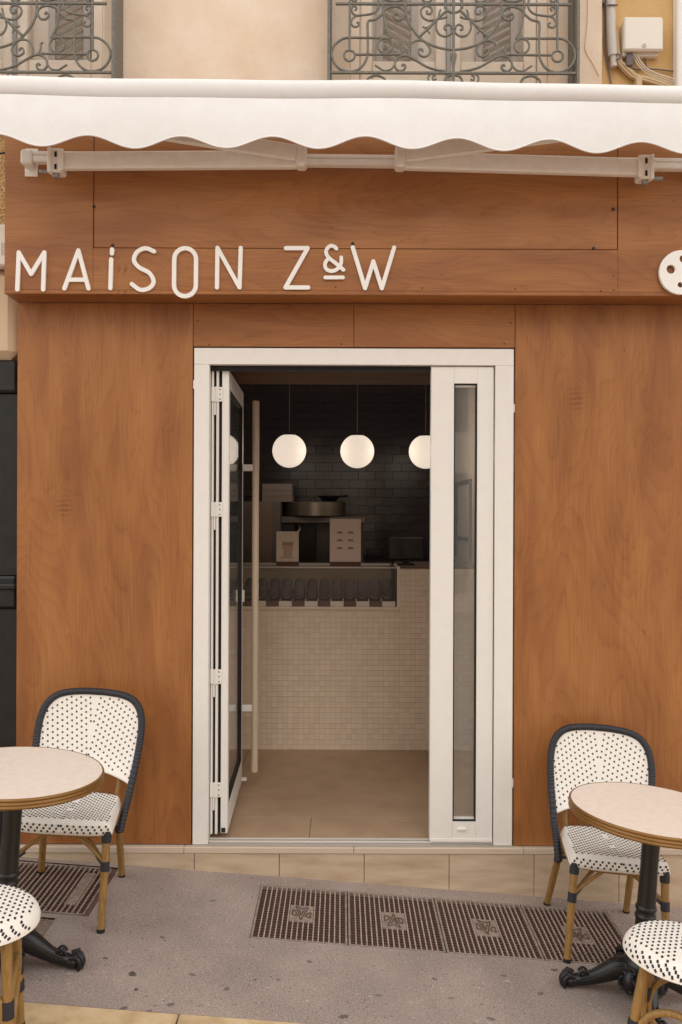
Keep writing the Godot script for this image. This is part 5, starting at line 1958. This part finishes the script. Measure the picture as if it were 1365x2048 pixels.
func build_stool(label: String, where: Vector3, yaw: float, h: float):
	var o := thing("bistro_stool", label, "stool", where, "round woven bistro stools")
	o.basis = slope_basis(yaw)
	var R := 0.192
	var height := func(p: Vector2) -> float:
		var q := p.length() / R
		var e := maxf(0.0, (q - 0.72) / 0.28)
		return h + 0.004 - 0.006 * q * q - 0.046 * (1.0 - sqrt(maxf(0.0, 1.0 - e * e)))
	var cols := int(2.0 * R / STRAND) * 4
	var rows := []
	for r in 33:
		var line := PackedVector3Array()
		for c in cols + 1:
			var x: float = lerpf(-R, R, float(c) / cols)
			var chord := sqrt(maxf(0.0, R * R - x * x))
			var t := r / 16.0 - 1.0
			var z := sin(t * PI / 2.0) * chord
			var y: float = height.call(Vector2(x, z)) + 0.0013 * absf(cos(PI * x / STRAND))
			line.append(Vector3(x, y, z))
		rows.append(line)
	var g := Geo.new()
	g.grid(rows, false, true)
	var seat := part("seat", g, M.weave, o)
	var st := Geo.new()
	for q in stitch_rows(R, 30, STRAND * 4.0, STRAND * 1.9):
		var z: float = -0.188 + q[1] * 0.0128
		var p := Vector2(q[0], z)
		if p.length() > R * 0.87:
			continue
		var e := 0.002
		var hx: float = (height.call(p + Vector2(e, 0)) - height.call(p - Vector2(e, 0))) / (2.0 * e)
		var hz: float = (height.call(p + Vector2(0, e)) - height.call(p - Vector2(0, e))) / (2.0 * e)
		var up := Vector3(-hx, 1, -hz).normalized()
		stud(st, Vector3(p.x, height.call(p) + 0.0012, p.y), up, Vector3.BACK, 0.0072, 0.010)
	# stitches round the rolled edge
	for k in 4:
		var rho: float = [0.905, 0.945, 0.972, 0.99][k]
		var x := -R * rho * 0.94 + STRAND * (k % 2) * 1.5
		while x < R * rho * 0.94:
			for side in [-1.0, 1.0]:
				var p := Vector2(x, side * sqrt(R * R * rho * rho - x * x))
				var e := 0.0006
				var hx: float = (height.call(p + Vector2(e, 0)) - height.call(p - Vector2(e, 0))) / (2.0 * e)
				var hz: float = (height.call(p + Vector2(0, e)) - height.call(p - Vector2(0, e))) / (2.0 * e)
				var up := Vector3(-hx, 1, -hz).normalized()
				stud(st, Vector3(p.x, height.call(p) + 0.001, p.y), up, Vector3.BACK * side, 0.0072, 0.011)
			x += STRAND * 3.0
	part("stitches", st, M.weave_dot, seat).set_meta("kind", "stuff")
	var under := Geo.new()
	under.lathe([Vector2(0.0, h - 0.052), Vector2(R - 0.02, h - 0.052), Vector2(R - 0.004, h - 0.050), Vector2(R - 0.001, h - 0.044), Vector2(R - 0.006, h - 0.040)], 36)
	part("seat_ring", under, M.wrap, o)
	var n := 4
	for i in n:
		var a := TAU * (i + 0.5) / n
		var d := Vector3(cos(a), 0, sin(a))
		var top := d * 0.145 + Vector3(0, h - 0.05, 0)
		var foot := d * 0.205
		leg(o, top, foot, 0.0165)
		binding(o, top.lerp(foot, 0.44), top.lerp(foot, 0.56), 0.0195)
		binding(o, top.lerp(foot, 0.62), top.lerp(foot, 0.70), 0.0195)
		# hoop tied between this leg and the next
		var a2 := TAU * (i + 1.5) / n
		var d2 := Vector3(cos(a2), 0, sin(a2))
		var m1 := top.lerp(foot, 0.58)
		var m2 := d2 * 0.145 + Vector3(0, h - 0.05, 0)
		m2 = m2.lerp(d2 * 0.205, 0.58)
		var c := (m1 + m2) / 2.0
		var along := (m2 - m1) / 2.0
		var hoop := []
		for k in 24:
			var b := TAU * k / 24.0
			hoop.append(c + along * (cos(b) * 0.90) + Vector3.UP * sin(b) * 0.118)
		var hg := Geo.new()
		hg.tube(hoop, 0.0115, 10, true)
		part("hoop", hg, M.bamboo, o)
	return o

func build_table(label: String, where: Vector3, yaw: float):
	var o := thing("bistro_table", label, "table", where, "round bistro tables")
	o.basis = slope_basis(yaw)
	var H := 0.73
	var R := 0.318
	var top := Geo.new()
	top.lathe([Vector2(R - 0.006, H - 0.003), Vector2(R - 0.007, H), Vector2(R - 0.007, H), Vector2(0.0, H)], 72)
	var tt := part("table_top", top, M.table_top, o)
	var rim := Geo.new()
	var pr := [Vector2(R - 0.03, H - 0.038), Vector2(R - 0.004, H - 0.038), Vector2(R - 0.004, H - 0.038)]
	var bands := [[-0.036, -0.026], [-0.024, -0.014], [-0.012, 0.0008]]
	for b in bands:
		for i in 6:
			var a := PI * i / 5.0
			pr.append(Vector2(R - 0.003 + 0.0045 * sin(a), H + lerpf(b[0], b[1], i / 5.0)))
	pr.append(Vector2(R - 0.006, H + 0.0002))
	rim.lathe(pr, 72)
	part("rim", rim, M.rim, tt)
	var plate := Geo.new()
	plate.lathe([Vector2(0.0, H - 0.030), Vector2(R - 0.02, H - 0.034)], 40)
	for s in 4:
		plate.cbox(Vector3(-0.012, H - 0.052, 0.03), Vector3(0.012, H - 0.0345, 0.2), 0.003, Transform3D(Basis(Vector3.UP, s * PI / 2 + 0.4), Vector3.ZERO))
	part("spider", plate, M.iron, tt)
	var col := Geo.new()
	col.lathe([Vector2(0.062, 0.16), Vector2(0.060, 0.175), Vector2(0.046, 0.19), Vector2(0.040, 0.20), Vector2(0.043, 0.215), Vector2(0.040, 0.225), Vector2(0.036, 0.24), Vector2(0.036, 0.30), Vector2(0.039, 0.305), Vector2(0.041, 0.312), Vector2(0.039, 0.319), Vector2(0.036, 0.322), Vector2(0.036, 0.334), Vector2(0.039, 0.337), Vector2(0.041, 0.344), Vector2(0.039, 0.351), Vector2(0.035, 0.356), Vector2(0.033, 0.50), Vector2(0.034, 0.60), Vector2(0.037, 0.606), Vector2(0.038, 0.614), Vector2(0.034, 0.622), Vector2(0.034, 0.632), Vector2(0.040, 0.65), Vector2(0.044, 0.677)], 28)
	part("column", col, M.iron, o)
	var hub := Geo.new()
	hub.lathe([Vector2(0.030, 0.05), Vector2(0.060, 0.055), Vector2(0.082, 0.075), Vector2(0.088, 0.095), Vector2(0.080, 0.112), Vector2(0.070, 0.120), Vector2(0.074, 0.130), Vector2(0.070, 0.142), Vector2(0.060, 0.150), Vector2(0.062, 0.162)], 28)
	part("hub", hub, M.iron, o)
	for i in 4:
		var x := Transform3D(Basis(Vector3.UP, i * PI / 2.0), Vector3.ZERO)
		var f := Geo.new()
		# arched limb, deep at the hub and low at the paw
		var line := [Vector3(0.055, 0.100, 0), Vector3(0.095, 0.094, 0), Vector3(0.135, 0.072, 0), Vector3(0.175, 0.050, 0), Vector3(0.21, 0.036, 0), Vector3(0.245, 0.030, 0)]
		var rr := [0.046, 0.041, 0.034, 0.027, 0.024, 0.023]
		var pts := []
		for p in smooth(line, 4):
			pts.append(x * p)
		var radii := []
		for k in pts.size():
			var q := k / 4.0
			var a: float = rr[mini(int(q), 5)]
			var b: float = rr[mini(int(q) + 1, 5)]
			radii.append(lerpf(a, b, q - int(q)))
		f.tube(pts, radii, 12)
		# raised ribs along the limb
		for s in [-1.0, 1.0]:
			var rib := []
			for k in range(2, pts.size() - 2):
				rib.append(pts[k] + x.basis * Vector3(0.0, radii[k] * 0.62, s * radii[k] * 0.78))
			f.tube(rib, 0.0045, 6)
		var crest := []
		for k in range(1, pts.size() - 1):
			crest.append(pts[k] + Vector3(0, radii[k] * 0.98, 0))
		f.tube(crest, 0.004, 6)
		var limb := part("leg", f, M.iron, o)
		# lion paw with four toes
		var paw := Geo.new()
		paw.ball(x * Vector3(0.262, 0.026, 0), Vector3(0.031, 0.025, 0.030), 8, 14)
		for s in [-1.5, -0.5, 0.5, 1.5]:
			var toe := []
			var zz: float = s * 0.0145
			for q in [[0.262, 0.046], [0.280, 0.051], [0.296, 0.040], [0.301, 0.022], [0.296, 0.007]]:
				toe.append(x * Vector3(q[0] - absf(s) * 0.007, q[1], zz * (1.0 + (q[0] - 0.262) * 4.0)))
			paw.tube(smooth(toe, 4), 0.0092, 8)
			paw.ball(x * Vector3(0.285 - absf(s) * 0.007, 0.055, zz * 1.1), Vector3(0.0085, 0.0075, 0.0085), 6, 8)
		for s in [-1.0, 1.0]:
			var curl := []
			for k in 16:
				var a := 0.5 * k
				var r := 0.019 - 0.0010 * k
				curl.append(x * Vector3(0.215 + cos(a) * r, 0.058 + sin(a) * r, s * 0.014))
			paw.tube(curl, 0.005, 6)
		part("paw", paw, M.iron, limb)
		# scrolled leaf beside the hub
		var lf := Geo.new()
		var y := Transform3D(Basis(Vector3.UP, i * PI / 2.0 + PI / 4.0), Vector3.ZERO)
		for s in [-1.0, 1.0]:
			var curl := []
			for k in 22:
				var a := PI / 2.0 - 0.42 * k
				var r := 0.036 - 0.0014 * k
				curl.append(y * Vector3(0.084 + 0.006 * sin(k * 0.2), 0.072 + sin(a) * r, s * (0.022 - cos(a) * r * 0.6)))
			lf.tube(curl, 0.0062, 6)
		lf.ball(y * Vector3(0.066, 0.072, 0), Vector3(0.036, 0.050, 0.036), 8, 12)
		part("scroll_leaf", lf, M.iron, o)
	return o

func stand(x: float, z: float) -> Vector3:
	return Vector3(x, street_y(x), z)

func build_furniture():
	build_chair("white woven chair with black dots standing over the long drain cover", stand(-1.19, 0.445), deg_to_rad(3.5))
	build_chair("white woven chair with black dots standing with feet on emblem gratings", stand(1.155, 0.395), deg_to_rad(-3.0))
	build_table("round cream topped table on black claw feet beside the drain cover", stand(-1.262, 0.975), 0.08)
	build_table("round cream topped table on black claw feet beside the emblem gratings", stand(1.165, 0.845), -0.12)
	build_stool("round woven stool tucked before the table near the drain cover", stand(-1.165, 1.50), 0.25, 0.475)
	build_stool("round woven stool tucked before the table near the emblem gratings", stand(1.095, 1.375), -0.5, 0.468)
